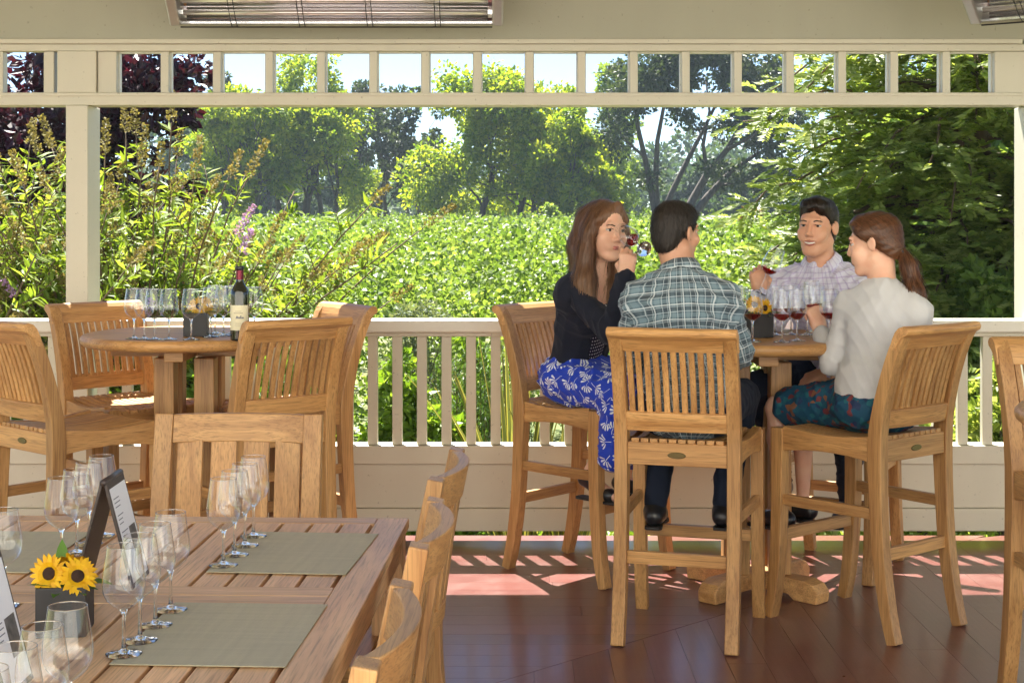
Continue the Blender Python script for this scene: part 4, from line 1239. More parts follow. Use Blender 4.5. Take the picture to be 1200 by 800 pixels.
def solve(prims,h,fold=0.0,seed=0,pre=None,post=None,pad=.03):
    lo=np.min([np.minimum(p[1],p[2])-max(p[3],p[4]) if p[0]=='c' else p[1]-p[3].max() for p in prims if p[-1]=='+'],0)-pad
    hi=np.max([np.maximum(p[1],p[2])+max(p[3],p[4]) if p[0]=='c' else p[1]+p[3].max() for p in prims if p[-1]=='+'],0)+pad
    F=Field(lo,hi,h)
    for p in prims: F.add(p)
    if fold:
        X,Y,Z=F.coords(); r=np.random.default_rng(seed)
        N=0
        for i in range(5):
            d=nrm(r.normal(size=3)*(1,1,.75))*r.uniform(38,85); e=nrm(r.normal(size=3))*r.uniform(8,18)
            ph=r.uniform(0,6.28)
            w=np.sin(.8*(d[0]*X+d[1]*Y+d[2]*Z)+ph+1.6*np.sin(e[0]*X+e[1]*Y+e[2]*Z))
            N=N+np.exp(-(w/.5)**2)*(.6 if i>2 else 1)
        F.D+=fold*(.9-N*.55)
    if post: post(F)
    return F.mesh()
def mesh_obj(name,V,Q,m,parent=None,uv=None,origin=None):
    if origin is not None: V=V-np.asarray(origin)
    return np_mesh(name,V,Q,m,parent,True,uv=uv)

# ---------------- materials
def m_skin(name,base,red):
    m, nt, out = nmat(name); g=G(nt); co=objco(g)
    n=g.noise(co,22,4); f=g.noise(co,420,2)
    c=g.mix(g.math('MULTIPLY',g.math('SUBTRACT',n,.35,clamp=True),1.6),c4(base),c4(red))
    bsdf(g,out,c,.46,g.bump(f,.12,.0006),spec=.45,sss=.12); return m
SK1=m_skin('skin_fair',(.76,.46,.32),(.70,.33,.23)); SK2=m_skin('skin_warm',(.66,.36,.23),(.59,.26,.155)); SK3=m_skin('skin_tan',(.55,.30,.19),(.48,.23,.14))
def m_hair(name,a,b,tip=None,z0=0,z1=1,rough=.36,stretch=(120,120,5)):
    m, nt, out = nmat(name); g=G(nt); co=objco(g)
    n=g.noise(g.mapv(co,stretch),1.0,3,.6,.3)
    n=g.math('ADD',g.math('MULTIPLY',n,.6),g.math('MULTIPLY',g.n('NewGeometry').outputs['Random Per Island'],.45))
    c=g.ramp(n,[(.3,a),(.75,b)])
    if tip:
        sx=g.n('SeparateXYZ'); g.put(sx.inputs[0],co); mr=g.n('MapRange'); g.put(mr.inputs[0],sx.outputs[2])
        mr.inputs[1].default_value=z1; mr.inputs[2].default_value=z0
        t=g.mix(n,tuple(x*.6 for x in tip)+(1,),c4(tip)); c=g.mix(mr.outputs[0],c,t)
    bsdf(g,out,c,rough,g.bump(n,.9,.004),spec=.35); return m
EYEW=m_plain('eye_white',(.55,.51,.48),.2,var=.02); IRIS=m_plain('iris_dark',(.03,.02,.015),.15); TEETH=m_plain('teeth',(.82,.80,.74),.25,var=.03)
LIPP=m_plain('lips_pink',(.50,.17,.15),.35); LIPN=m_plain('lips_natural',(.46,.17,.13),.42)
BLACKLEATHER=m_plain('black_leather',(.014,.014,.016),.28,bump=.3,bscale=140); 
def stripe(g,u,period,cen,wid,soft=.15):
    f=g.math('FRACT',g.math('ADD',g.math('DIVIDE',u,period),1-cen+.5)); d=g.math('ABSOLUTE',g.math('SUBTRACT',f,.5))
    return g.math('SUBTRACT',1.0,g.n('MapRange',interpolation_type='SMOOTHSTEP',i_Value=d,**{}).outputs[0]) if False else g.math('LESS_THAN',d,wid/period/2)
def uvnodes(g):
    u=g.n('Attribute',attribute_name='uv').outputs['Vector']; s=g.n('SeparateXYZ'); g.put(s.inputs[0],u); return u,s.outputs[0],s.outputs[1]
def m_plaid():
    m, nt, out = nmat('plaid_cotton'); g=G(nt); uv,u,v=uvnodes(g)
    c=c4((.055,.105,.14))
    P_=.058
    for ax in (u,v):
        c=g.mix(g.math('MULTIPLY',stripe(g,ax,P_,.25,.015),.4),c,(.23,.33,.38,1))
        c=g.mix(g.math('MULTIPLY',stripe(g,ax,P_,.70,.015),.6),c,(.018,.028,.04,1))
    for ax in (u,v):
        c=g.mix(g.math('MULTIPLY',stripe(g,ax,P_,.98,.0045),.68),c,(.66,.72,.74,1))
        c=g.mix(g.math('MULTIPLY',stripe(g,ax,P_,.50,.0028),.55),c,(.55,.62,.65,1))
        c=g.mix(g.math('MULTIPLY',stripe(g,ax,P_,.84,.0028),.5),c,(.45,.52,.55,1))
    n=g.noise(g.mapv(uv,(900,900,1)),1,2)
    c=g.mix(g.math('MULTIPLY',n,.25),c,(.2,.25,.28,1))
    bsdf(g,out,c,.8,g.bump(g.noise(uv,60,3),.3,.004),spec=.25,sheen=.15); return m
def m_check():
    m, nt, out = nmat('lavender_check'); g=G(nt); uv,u,v=uvnodes(g)
    c=c4((.66,.66,.80))
    for ax in (u,v):
        c=g.mix(g.math('MULTIPLY',stripe(g,ax,.022,.5,.0035),.45),c,(.33,.25,.52,1))
        c=g.mix(g.math('MULTIPLY',stripe(g,ax,.066,.2,.005),.4),c,(.45,.36,.62,1))
    bsdf(g,out,c,.75,g.bump(g.noise(uv,55,3),.3,.004),spec=.3,sheen=.1); return m
def m_knit(name,col,scale=500,sh=.25):
    m, nt, out = nmat(name); g=G(nt); co=objco(g)
    n=g.noise(co,18,3); k=g.noise(g.mapv(co,(scale,scale,scale*.3)),1,2)
    c=g.mix(g.math('MULTIPLY',n,.5),c4(col),tuple(x*.7 for x in col)+(1,))
    bsdf(g,out,c,.85,g.bump(k,.35,.0015),spec=.2,sheen=sh); return m
def m_fans():
    """white fan-shaped flowers on bright blue"""
    m, nt, out = nmat('blue_fan_print'); g=G(nt); uv,u,v=uvnodes(g)
    vo=g.n('TexVoronoi',voronoi_dimensions='2D',feature='F1'); g.put(vo.inputs['Vector'],uv); vo.inputs['Scale'].default_value=15.5; vo.inputs['Randomness'].default_value=.62
    d=g.n('VectorMath',operation='SUBTRACT'); g.put(d.inputs[0],uv); g.put(d.inputs[1],vo.outputs['Position'])
    rot=g.n('VectorRotate',rotation_type='Z_AXIS'); g.put(rot.inputs['Vector'],d.outputs[0])
    cs=g.n('SeparateColor'); g.put(cs.inputs[0],vo.outputs['Color']); g.put(rot.inputs['Angle'],g.math('MULTIPLY',cs.outputs[0],4.0))
    s=g.n('SeparateXYZ'); g.put(s.inputs[0],rot.outputs[0])
    yy=g.math('ADD',s.outputs[1],.014)
    ang=g.math('ARCTAN2',s.outputs[0],yy); r=g.math('SQRT',g.math('ADD',g.math('POWER',s.outputs[0],2.0),g.math('POWER',yy,2.0)))
    pet=g.math('GREATER_THAN',g.math('COSINE',g.math('MULTIPLY',ang,13.0)),-.25)
    edge=g.math('ADD',.034,g.math('MULTIPLY',g.math('COSINE',g.math('MULTIPLY',ang,13.0)),.004))
    m1=g.math('MULTIPLY',g.math('LESS_THAN',g.math('ABSOLUTE',ang),1.15),g.math('LESS_THAN',r,edge)); m1=g.math('MULTIPLY',m1,g.math('GREATER_THAN',r,.010)); m1=g.math('MULTIPLY',m1,pet)
    stem=g.math('MULTIPLY',g.math('LESS_THAN',g.math('ABSOLUTE',s.outputs[0]),.0011),g.math('LESS_THAN',s.outputs[1],-.006))
    mask=g.math('MAXIMUM',m1,stem)
    c=g.mix(mask,(.012,.05,.52,1),(.74,.78,.86,1))
    bsdf(g,out,c,.6,g.bump(g.noise(uv,40,3),.25,.004),spec=.3,sheen=.1); return m
def m_teal():
    m, nt, out = nmat('teal_print'); g=G(nt); co=objco(g)
    vo=g.n('TexVoronoi'); g.put(vo.inputs['Vector'],co); vo.inputs['Scale'].default_value=48
    cs=g.n('SeparateColor'); g.put(cs.inputs[0],vo.outputs['Color'])
    c=g.ramp(cs.outputs[0],[(0,(.01,.07,.13)),(.5,(.015,.10,.15)),(.62,(.20,.03,.02)),(.72,(.02,.14,.17)),(.85,(.02,.03,.09)),(.93,(.30,.12,.04))],'CONSTANT')
    n=g.noise(co,120,3); c=g.mix(g.math('MULTIPLY',n,.5),c,(.012,.05,.10,1))
    bsdf(g,out,c,.7,g.bump(n,.2,.002),spec=.25); return m
def m_dots():
    m, nt, out = nmat('polka_dot'); g=G(nt); uv,u,v=uvnodes(g)
    fu=g.math('SUBTRACT',g.math('FRACT',g.math('DIVIDE',u,.017)),.5); fv=g.math('SUBTRACT',g.math('FRACT',g.math('DIVIDE',v,.017)),.5)
    r=g.math('SQRT',g.math('ADD',g.math('POWER',fu,2.0),g.math('POWER',fv,2.0)))
    c=g.mix(g.math('LESS_THAN',r,.2),(.012,.012,.03,1),(.78,.78,.8,1))
    bsdf(g,out,c,.7,spec=.3); return m

# ---------------- anatomy
def head_prims(hc,R,s=1.0,smile=False,neck=None,fem=False):
    T=lambda x,y,z: hc+R@(v3(x,y,z)*s)
    E=lambda c,r,k=.02,op='+',Q=None: El(T(*c),R if Q is None else R@Q,v3(r)*s,k,op)
    K=lambda a,b,ra,rb,k=.015,op='+': Cp(T(*a),T(*b),ra*s,rb*s,k,op)
    j=.92 if fem else 1.0
    P_=[E((0,-.016,.042),(.072,.094,.080),.02), E((0,.028,-.03),(.056*j,.062,.085),.03), E((0,.067,-.100),(.022*j,.018,.018),.022)]
    for sx in (-1,1):
        P_+=[K((sx*.055*j,-.008,-.055),(sx*.02,.062,-.098),.016,.015,.03), E((sx*.043,.058,-.022),(.022,.022,.020),.025)]
    P_+=[K((-.034,.079,.034),(.034,.079,.034),.0095,.0095,.014)]
    for sx in (-1,1): P_+=[E((sx*.0315,.098,.010),(.0165,.0165,.0115),.010,'-')]
    ny=-.005 if fem else 0
    P_+=[K((0,.086,.020),(0,.106+ny,-.022),.0075,.0100,.010), E((0,.107+ny,-.026),(.0110,.0095,.0090),.008)]
    for sx in (-1,1): P_+=[E((sx*.0115,.098,-.031),(.0075,.0085,.007),.006)]
    P_+=[K((-.022,.083,-.060),(.022,.083,-.060),.008,.008,.014)]
    if smile:
        P_+=[E((0,.096,-.065),(.031,.019,.0125),.004,'-')]
        for sx in (-1,1): P_+=[E((sx*.038,.068,-.040),(.017,.016,.016),.018)]
    for sx in (-1,1):     # upper lids
        P_+=[K((sx*.019,.0855,.0175),(sx*.045,.0775,.0155),.0050,.0045,.006), K((sx*.021,.084,-.0005),(sx*.044,.0765,.0005),.0040,.0040,.006)]
        Q=np.array([[math.cos(.35*sx),-math.sin(.35*sx),0],[math.sin(.35*sx),math.cos(.35*sx),0],[0,0,1]])
        P_+=[E((sx*.077,-.012,.002),(.0085,.020,.031),.006,'+',Q), E((sx*.086,-.008,.003),(.006,.011,.017),.004,'-',Q)]
    if fem:
        for sx in (-1,1): P_+=[E((sx*.034,.056,-.046),(.024,.022,.026),.032)]
    if neck is not None: P_+=[Cp(T(0,-.030,-.055),neck,.054*j*s,.060*j*s,.03)]
    return P_
def ico(c,r,n=12):
    V=[];Q=[]
    m=n//2
    for i in range(m+1):
        t=math.pi*i/m
        for k in range(n):
            a=2*math.pi*k/n; V.append((c[0]+r[0]*math.sin(t)*math.cos(a),c[1]+r[1]*math.sin(t)*math.sin(a),c[2]+r[2]*math.cos(t)))
    for i in range(m):
        for k in range(n): Q.append((i*n+k,(i+1)*n+k,(i+1)*n+(k+1)%n,i*n+(k+1)%n))
    return np.array(V),np.array(Q)
def face_parts(body,O,hc,R,s,brow,lip,smile=False,squint=1.0):
    def w(V): return hc+(np.asarray(V)*s)@R.T-O
    for sx in (-1,1):
        V,Q=ico((sx*.0315,.0712,.0085),(.0125,.0125,.0100*squint),14); e=np_mesh('eye',w(V),Q,EYEW,body,True)
        V,Q=ico((sx*.0315+.0,.0815,.0082),(.0062,.0030,.0062*squint),12); np_mesh('iris',w(V),Q,IRIS,e,True)
        b=MB(); b.tube([tuple(w([[sx*x,y,z]])[0]) for x,y,z in ((.015,.0900,.0265),(.028,.0890,.0305),(.040,.0830,.0300),(.0485,.0735,.0255))],[.0022*s,.0028*s,.0024*s,.0012*s],7); b.build('eyebrow',brow,body,0,True)
        b=MB(); b.tube([tuple(w([[sx*x,y,z]])[0]) for x,y,z in ((.020,.0895,.0130),(.032,.0888,.0165*squint+.0005),(.044,.0815,.0125))],[.0011*s,.0017*s,.0013*s],6); b.build('lashes',brow,body,0,True)
    b=MB()
    if smile:
        up=[(-.029,.080,-.053),(-.015,.0905,-.0568),(0,.0935,-.0578),(.015,.0905,-.0568),(.029,.080,-.053)]
        lo=[(-.029,.080,-.0535),(-.016,.0885,-.0690),(0,.0915,-.0735),(.016,.0885,-.0690),(.029,.080,-.0535)]
        V,Q=ico((0,.0820,-.0625),(.0265,.0112,.0088),14); np_mesh('teeth',w(V),Q,TEETH,body,True)
        b.tube([tuple(w([p])[0]) for p in up],[.0012*s,.0032*s,.0034*s,.0032*s,.0012*s],8); b.tube([tuple(w([p])[0]) for p in lo],[.0012*s,.0038*s,.0046*s,.0038*s,.0012*s],8)
    else:
        up=[(-.023,.081,-.0600),(-.010,.0925,-.0575),(0,.0938,-.0585),(.010,.0925,-.0575),(.023,.081,-.0600)]
        lo=[(-.022,.081,-.0615),(-.010,.0905,-.0655),(0,.0925,-.0665),(.010,.0905,-.0655),(.022,.081,-.0615)]
        b.tube([tuple(w([p])[0]) for p in up],[.001*s,.0036*s,.0036*s,.0036*s,.001*s],8); b.tube([tuple(w([p])[0]) for p in lo],[.001*s,.0042*s,.0048*s,.0042*s,.001*s],8)
    b.build('lips',lip,body,0,True)
def hand_prims(wr,fd,dorsal,thumb,curl=(.7,1.0,.6),s=1.0,spread=.02,tc=.5):
    """palm, four unequal bent fingers and a thumb leaving the side of the palm; thumb=+1/-1 side along fd x dorsal"""
    y=nrm(fd); z=nrm(v3(dorsal)-y*np.dot(dorsal,y)); x=np.cross(y,z)*thumb      # x towards the thumb
    wr=v3(wr); T=lambda a,b,c: wr+(x*a+y*b+z*c)*s
    P_=[Cp(T(.006,-.01,0),T(.012,.03,0),.021*s,.021*s,.015),Cp(T(-.008,-.01,0),T(-.014,.03,0),.020*s,.019*s,.015)]
    kx=(.030,.010,-.010,-.029); kl=(.086,.090,.086,.078); seg=((.041,.025,.020),(.045,.029,.021),(.042,.027,.020),(.033,.021,.018)); r0=(.0098,.0100,.0096,.0088)
    for i in range(4):
        P_.append(Cp(T(kx[i]*.6,.015,0),T(kx[i],kl[i],.003),.016*s,.0125*s,.012))
        p=T(kx[i],kl[i],.003); a=0; r=r0[i]
        for j in range(3):
            a+=curl[j]*(1+.08*i); d=y*math.cos(a)-z*math.sin(a)+x*(spread*(1.5-i))
            q=p+nrm(d)*seg[i][j]*s; P_.append(Cp(p,q,r*s,r*.9*s,.004)); p=q; r*=.9
    a=T(.022,.012,-.006); b=T(.046,.045,-.020-.01*tc); c=T(.040-.012*tc,.074,-.034-.012*tc); d=T(.026-.018*tc,.094,-.044-.014*tc)
    P_+=[Cp(a,b,.0155*s,.0125*s,.012),Cp(b,c,.0118*s,.0105*s,.004),Cp(c,d,.0104*s,.0086*s,.004)]
    return P_
def torso(J,g,w=1.0,bust=0.0,hipw=1.0):
    pel,nb,sl,sr=J['pelvis'],J['neck'],J['shL'],J['shR']
    r=nrm(sr-sl); u=nrm(nb-pel); f=nrm(np.cross(u,r)); r=np.cross(f,u); R=np.stack([r,f,u],1)
    rp=nrm(J['hipR']-J['hipL']); fp=nrm(np.cross((0,0,1),rp)); Rp=np.stack([rp,fp,(0,0,1)],1)
    H=np.linalg.norm(nb-pel); P_=[El(pel,Rp,(.165*w*hipw+g,.125*w+g,.115+g),.05), El(pel+(nb-pel)*.34,R,(.135*w+g,.102*w+g,.15+g),.06), El(pel+(nb-pel)*.66,R,(.158*w+g,.108*w+g,.165+g),.06)]
    mid=(sl+sr)/2
    for sh in (sl,sr):
        P_+=[Cp(nb-u*.035,sh,.050*w+g,.055*w+g,.05), Cp(nb-u*.12,sh-u*.04,.075*w+g,.055*w+g,.05)]
    if bust:
        for sx in (-1,1): P_.append(El(pel+(nb-pel)*.64+f*.085*w+r*sx*.066,R,(.062+g,.058*bust+g,.062+g),.035))
    return P_,R
def arm(J,s,g,r=(.050,.042,.040,.029),end=1.0):
    sh,el,wr=J['sh'+s],J['el'+s],J['wr'+s]; w2=el+(wr-el)*end
    return [Cp(sh,el,r[0]+g,r[1]+g,.03),Cp(el,w2,r[2]+g,r[3]+g+(.004 if g>0 else 0),.02)]
def leg(J,s,g,r=(.088,.060,.054,.037),end=1.0):
    hp,kn,an=J['hip'+s],J['kn'+s],J['an'+s]; a2=kn+(an-kn)*end
    c=kn+(an-kn)*.3
    return [Cp(hp,kn,r[0]+g,r[1]+g,.03),Cp(kn,c,r[2]+g,r[2]*1.02+g,.02),Cp(c,a2,r[2]+g,r[3]+g,.02)]
def shoe(J,s,high=False,g=.0,w=.036):
    an,to=J['an'+s],J['to'+s]; d=nrm(v3(to[0]-an[0],to[1]-an[1],0)); heel=an-d*.035-v3(0,0,.055); ball=to-d*.05
    P_=[Cp(heel+v3(0,0,.012),ball,w*.92+g,w*.98+g,.02),Cp(ball,to,w*.95+g,w*.55+g,.02),Cp(an-v3(0,0,.03),heel+v3(0,0,.02),w+g,w*.9+g,.02),Cp(an-v3(0,0,.03),(heel+ball)/2+v3(0,0,.012),w*.9+g,w*.9+g,.03)]
    if high: P_.append(Cp(an-v3(0,0,.02),an+(J['kn'+s]-an)*.22,w+.006,w+.012,.02))
    zc=min(heel[2],to[2])-.024
    def post(F):
        X,Y,Z=F.coords(); F.D[:]=np.maximum(F.D,zc-Z)
    return P_,post,(heel,to,d,zc)
def bone_uv(V,Q,J,arms=True,extra=()):
    """cloth coordinates in metres: along each bone and around it"""
    bones=[(J['pelvis'],J['neck'],.15,.135)]
    if arms:
        for s in 'LR': bones+=[(J['sh'+s],J['el'+s],.05,.05),(J['el'+s],J['wr'+s],.045,.042)]
    bones+=list(extra)
    c=V[Q].mean(1); best=None; bi=None
    for i,(a,b,rn,R0) in enumerate(bones):
        d=b-a; t=np.clip(((c-a)@d)/(d@d),0,1); dist=np.linalg.norm(c-a-t[:,None]*d,axis=1)/rn
        if best is None: best=dist.copy(); bi=np.zeros(len(c),int)
        else:
            k=dist<best; best[k]=dist[k]; bi[k]=i
    UV=np.zeros((len(Q),4,2))
    fr=nrm(np.cross(J['neck']-J['pelvis'],J['shR']-J['shL']))
    for i,(a,b,rn,R0) in enumerate(bones):
        k=bi==i
        if not k.any(): continue
        d=nrm(b-a); ref=nrm(fr-d*np.dot(fr,d)) if abs(np.dot(fr,d))<.95 else nrm(np.cross(d,(1,0,0))); ref=-ref; oth=np.cross(d,ref)
        P_=V[Q[k]]-a; al=P_@d; ang=np.arctan2(P_@oth,P_@ref)
        a0=ang[:,:1]; ang=a0+((ang-a0+math.pi)%(2*math.pi)-math.pi)
        UV[k,:,0]=ang*R0; UV[k,:,1]=al+.011*i
    return UV.reshape(-1,2)
def ring_collar(name,J,hc,mat,parent,O,r0=.066,h=.036,flare=.012,open_=.6):
    nb=J['neck']; up=nrm(hc-nb); fr=nrm(np.cross(J['shR']-J['shL'],up)); fr=-fr if np.dot(fr,J['f'])<0 else fr; rt=np.cross(fr,up)
    V=[];Q=[];UV=[]; n=40; prof=[(r0*.98,-.012),(r0*.96,h*.6),(r0*1.0,h),(r0*1.08,h*1.0),(r0*1.16+flare,h*.35),(r0*1.22+flare,-.010)]
    for i in range(n+1):
        a=open_/2+(2*math.pi-open_)*i/n; dirn=fr*math.cos(a)+rt*math.sin(a)
        front=max(0,math.cos(a))
        for j,(r,z) in enumerate(prof):
            zz=z-front*.030-(.022*front**6 if j>3 else 0)
            V.append(nb+dirn*(r*(1+.10*front))+up*(zz+.012)-O)
    k=len(prof)
    for i in range(n):
        for j in range(k-1):
            Q.append((i*k+j,(i+1)*k+j,(i+1)*k+j+1,i*k+j+1))
            for (ii,jj) in ((i,j),(i+1,j),(i+1,j+1),(i,j+1)): UV.append((ii*.0105,jj*.012))
    o=np_mesh(name,np.array(V),np.array(Q),mat,parent,True,uv=UV)
    m=o.modifiers.new('thick','SOLIDIFY'); m.thickness=.0016
    return o
def sole(name,info,m,parent,O,w=.040):
    heel,to,d,zc=info; s=v3(-d[1],d[0],0); b=MB()
    a=v3(heel[0],heel[1],zc)-d*.035; L=np.linalg.norm(to[:2]-heel[:2])+.055
    pts=[(0,.6),(.06,.85),(.3,.80),(.5,.78),(.75,1.05),(.9,.85),(1,.35)]
    o=[a+d*L*t+s*w*k for t,k in pts]+[a+d*L*t-s*w*k for t,k in pts[::-1]]
    n=len(o); vs=[tuple(p-O-v3(0,0,.010)) for p in o]+[tuple(p-O+v3(0,0,.002)) for p in o]
    b.add(vs,[tuple(range(n))[::-1],tuple(range(n,2*n))]+[(i,(i+1)%n,n+(i+1)%n,n+i) for i in range(n)]); b.build(name,m,parent,.002)
SOLE=m_plain('shoe_sole',(.02,.017,.015),.7)
HB=.0052
def strands(F,hc,R,amp,fz=14,fa=46,seed=0):
    """fine ridges running down the hair"""
    X,Y,Z=F.coords(); q0=X-hc[0]; q1=Y-hc[1]; q2=Z-hc[2]
    lx=q0*R[0,0]+q1*R[1,0]+q2*R[2,0]; ly=q0*R[0,1]+q1*R[1,1]+q2*R[2,1]
    a=np.arctan2(lx,ly-.02*0); F.D+=amp*(np.sin(a*fa+2*np.sin(q2*fz)+seed)*.6+np.sin(a*fa*2.3+3*np.sin(q2*fz*.7+1)+seed)*.4)

def strand_ribbons(name,F,hc,flow,m,parent,O,n=2600,steps=9,step=.012,w=.0011,lift=.0012,seed=0,keep=None):
    """fine hairs: thin ribbons that follow the hair surface along its flow"""
    r=np.random.default_rng(seed); V,Q=F.mesh(); G_=[np.gradient(F.D,F.h,axis=i) for i in range(3)]
    p=V[r.integers(0,len(V),n)].copy()
    if keep is not None: p=p[keep(p)]
    n=len(p); off=lift*(.2+1.1*r.random(n)+2.2*r.random(n)**9)
    def samp(A,q):
        i=np.clip(((q-F.lo)/F.h).round().astype(int),0,F.n-1); return A[tuple(i.T)]
    def tri(A,q):
        f=np.clip((q-F.lo)/F.h,0,np.array(F.n)-1.001); i=f.astype(int); t=f-i; o=0
        for a in (0,1):
            for b in (0,1):
                for c in (0,1):
                    o=o+A[i[:,0]+a,i[:,1]+b,i[:,2]+c]*(t[:,0] if a else 1-t[:,0])*(t[:,1] if b else 1-t[:,1])*(t[:,2] if c else 1-t[:,2])
        return o
    pts=[];nr=[]; wob=r.normal(size=(n,3))*.12
    for k in range(steps+1):
        g=unit(np.stack([tri(A,p) for A in G_],1)); p=p-g*(tri(F.D,p)-off*(1+.25*k))[:,None]
        pts.append(p.copy()); nr.append(g)
        t=flow(p)+wob; t=t-g*(t*g).sum(1,keepdims=True); p=p+unit(t)*step
    pts=np.stack(pts,1); nr=np.stack(nr,1)
    d=np.gradient(pts,axis=1); sd=unit(np.cross(d,nr)); ww=(w*r.uniform(.6,1.5,n))[:,None,None]*np.sin(np.linspace(.25,math.pi-.08,steps+1))[None,:,None]
    A=pts-sd*ww; B=pts+sd*ww
    VV=np.stack([A,B],2).reshape(-1,3); k=steps+1
    base=(np.arange(n)*k*2)[:,None]+ (np.arange(steps)*2)[None,:]
    QQ=np.stack([base,base+1,base+3,base+2],-1).reshape(-1,4)
    return np_mesh(name,VV-O,QQ,m,parent,True)
def solveF(prims,h,post):
    keepF=[]
    V,Q=solve(prims,h,post=lambda F:(post(F),keepF.append(F)))
    return V,Q,keepF[0]
def build_F():
    O=v3(SF[0],SF[1],.75)
    J=dict(pelvis=v3(.665,5.84,.865),neck=v3(.652,6.0,1.345),shL=v3(.497,5.975,1.245),shR=v3(.805,5.955,1.245),elL=v3(.452,5.99,1.02),wrL=v3(.56,6.20,.955),elR=v3(.873,5.955,1.045),wrR=v3(.845,6.19,.955),
        hipL=v3(.575,5.87,.845),hipR=v3(.765,5.84,.845),knL=v3(.63,6.29,.83),knR=v3(.93,6.26,.835),anL=v3(.565,6.115,.425),anR=v3(.835,6.10,.425),toL=v3(.60,6.27,.37),toR=v3(.90,6.255,.37),f=v3(.285,.958,0))
    hc=v3(.640,6.035,1.495); Rh=frame((.72,.69,-.05)); s=1.0
    t,R=torso(J,0,1.0); arms=arm(J,'L',0)+arm(J,'R',0); legs=leg(J,'L',-.006)+leg(J,'R',-.006)
    feet=[Cp(J['an'+q]-v3(0,0,.03),J['to'+q]-v3(0,0,.01),.028,.022,.02) for q in 'LR']
    hands=hand_prims(J['wrL'],(.4,.85,-.35),(-.2,.3,.9),-1,(.35,.5,.3))+hand_prims(J['wrR'],(-.2,.85,-.45),(.1,.3,.9),1,(.35,.5,.3))
    V,Q=solve(t+arms+legs+feet+head_prims(hc,Rh,s,False,J['neck']-v3(0,-.0,.02))+hands,HB)
    b=mesh_obj('person',V,Q,SK3,None,None,O); b.location=O
    tag(b,'man in blue plaid shirt sitting with his back to us on the centre stool','person')
    face_parts(b,O,hc,Rh,s,HAIR_BLACK,LIPN)
    t2,_=torso(J,.016,1.02); 
    sh=t2+arm(J,'L',.016,end=.97)+arm(J,'R',.016,end=.97)+[Cp(J['pelvis']-v3(0,0,.02),J['pelvis']+v3(0,0,.05),.15,.16,.05)]
    V,Q=solve(sh,.006,.010,4); mesh_obj('shirt',V,Q,PLAID,b,bone_uv(V,Q,J),O)
    ring_collar('shirt_collar',J,hc,PLAID,b,O,.060,.034,.010,.5)
    tr=[El(J['pelvis']-v3(0,0,.03),np.eye(3),(.18,.15,.105),.05)]+leg(J,'L',.012,end=.97)+leg(J,'R',.012,end=.97)+[Cp(J['hipL'],J['hipR'],.1,.1,.05)]
    V,Q=solve(tr,.0065,.005,5); mesh_obj('trousers',V,Q,NAVY,b,None,O)
    for q in 'LR':
        p,po,inf=shoe(J,q,True); V,Q=solve(p,.0045,post=po); so=mesh_obj('boot',V,Q,BLACKLEATHER,b,None,O); sole('boot_sole',inf,SOLE,so,O)
    K=lambda c,r,k=.02,op='+': El(hc+Rh@v3(c),Rh,r,k,op)
    hp=[K((0,-.018,.046),(.0755,.0965,.0825)),K((0,.030,.074),(.060,.056,.042)),K((0,-.062,-.015),(.058,.046,.068),.03),K((.050,-.005,.030),(.027,.034,.043)),K((-.050,-.005,.030),(.027,.034,.043))]
    def cut(F):
        X,Y,Z=F.coords(); q=[X-hc[0],Y-hc[1],Z-hc[2]]; l=[sum(q[i]*Rh[i,j] for i in range(3)) for j in range(3)]
        strands(F,hc,Rh,.0011,40,30); F.D+=.0012*np.sin(260*l[0]+4*np.sin(60*l[2]))*np.sin(210*l[1]+90*l[2])
        F.D[:]=np.maximum(F.D,-(l[2]-1.02*l[1]-.006+.0*l[0]))
        F.D[:]=np.maximum(F.D,(-.078-l[2]))
        ear=np.sqrt(((np.abs(l[0])-.08)/.022)**2+((l[1]+.008)/.026)**2+((l[2]-.0)/.036)**2)-1; F.D[:]=np.maximum(F.D,-ear*.02)
    V,Q,F=solveF(hp,.0042,cut); h=mesh_obj('hair',V,Q,HAIR_BLACK,b,None,O)
    top=hc+Rh@v3(.01,-.03,.15)
    strand_ribbons('hair_strands',F,hc,lambda p:unit(p-top)+v3(0,0,-.3)+Rh@v3(0,.15,0),HAIR_BLACK,h,O,5200,4,.007,.0010,.0022,3)

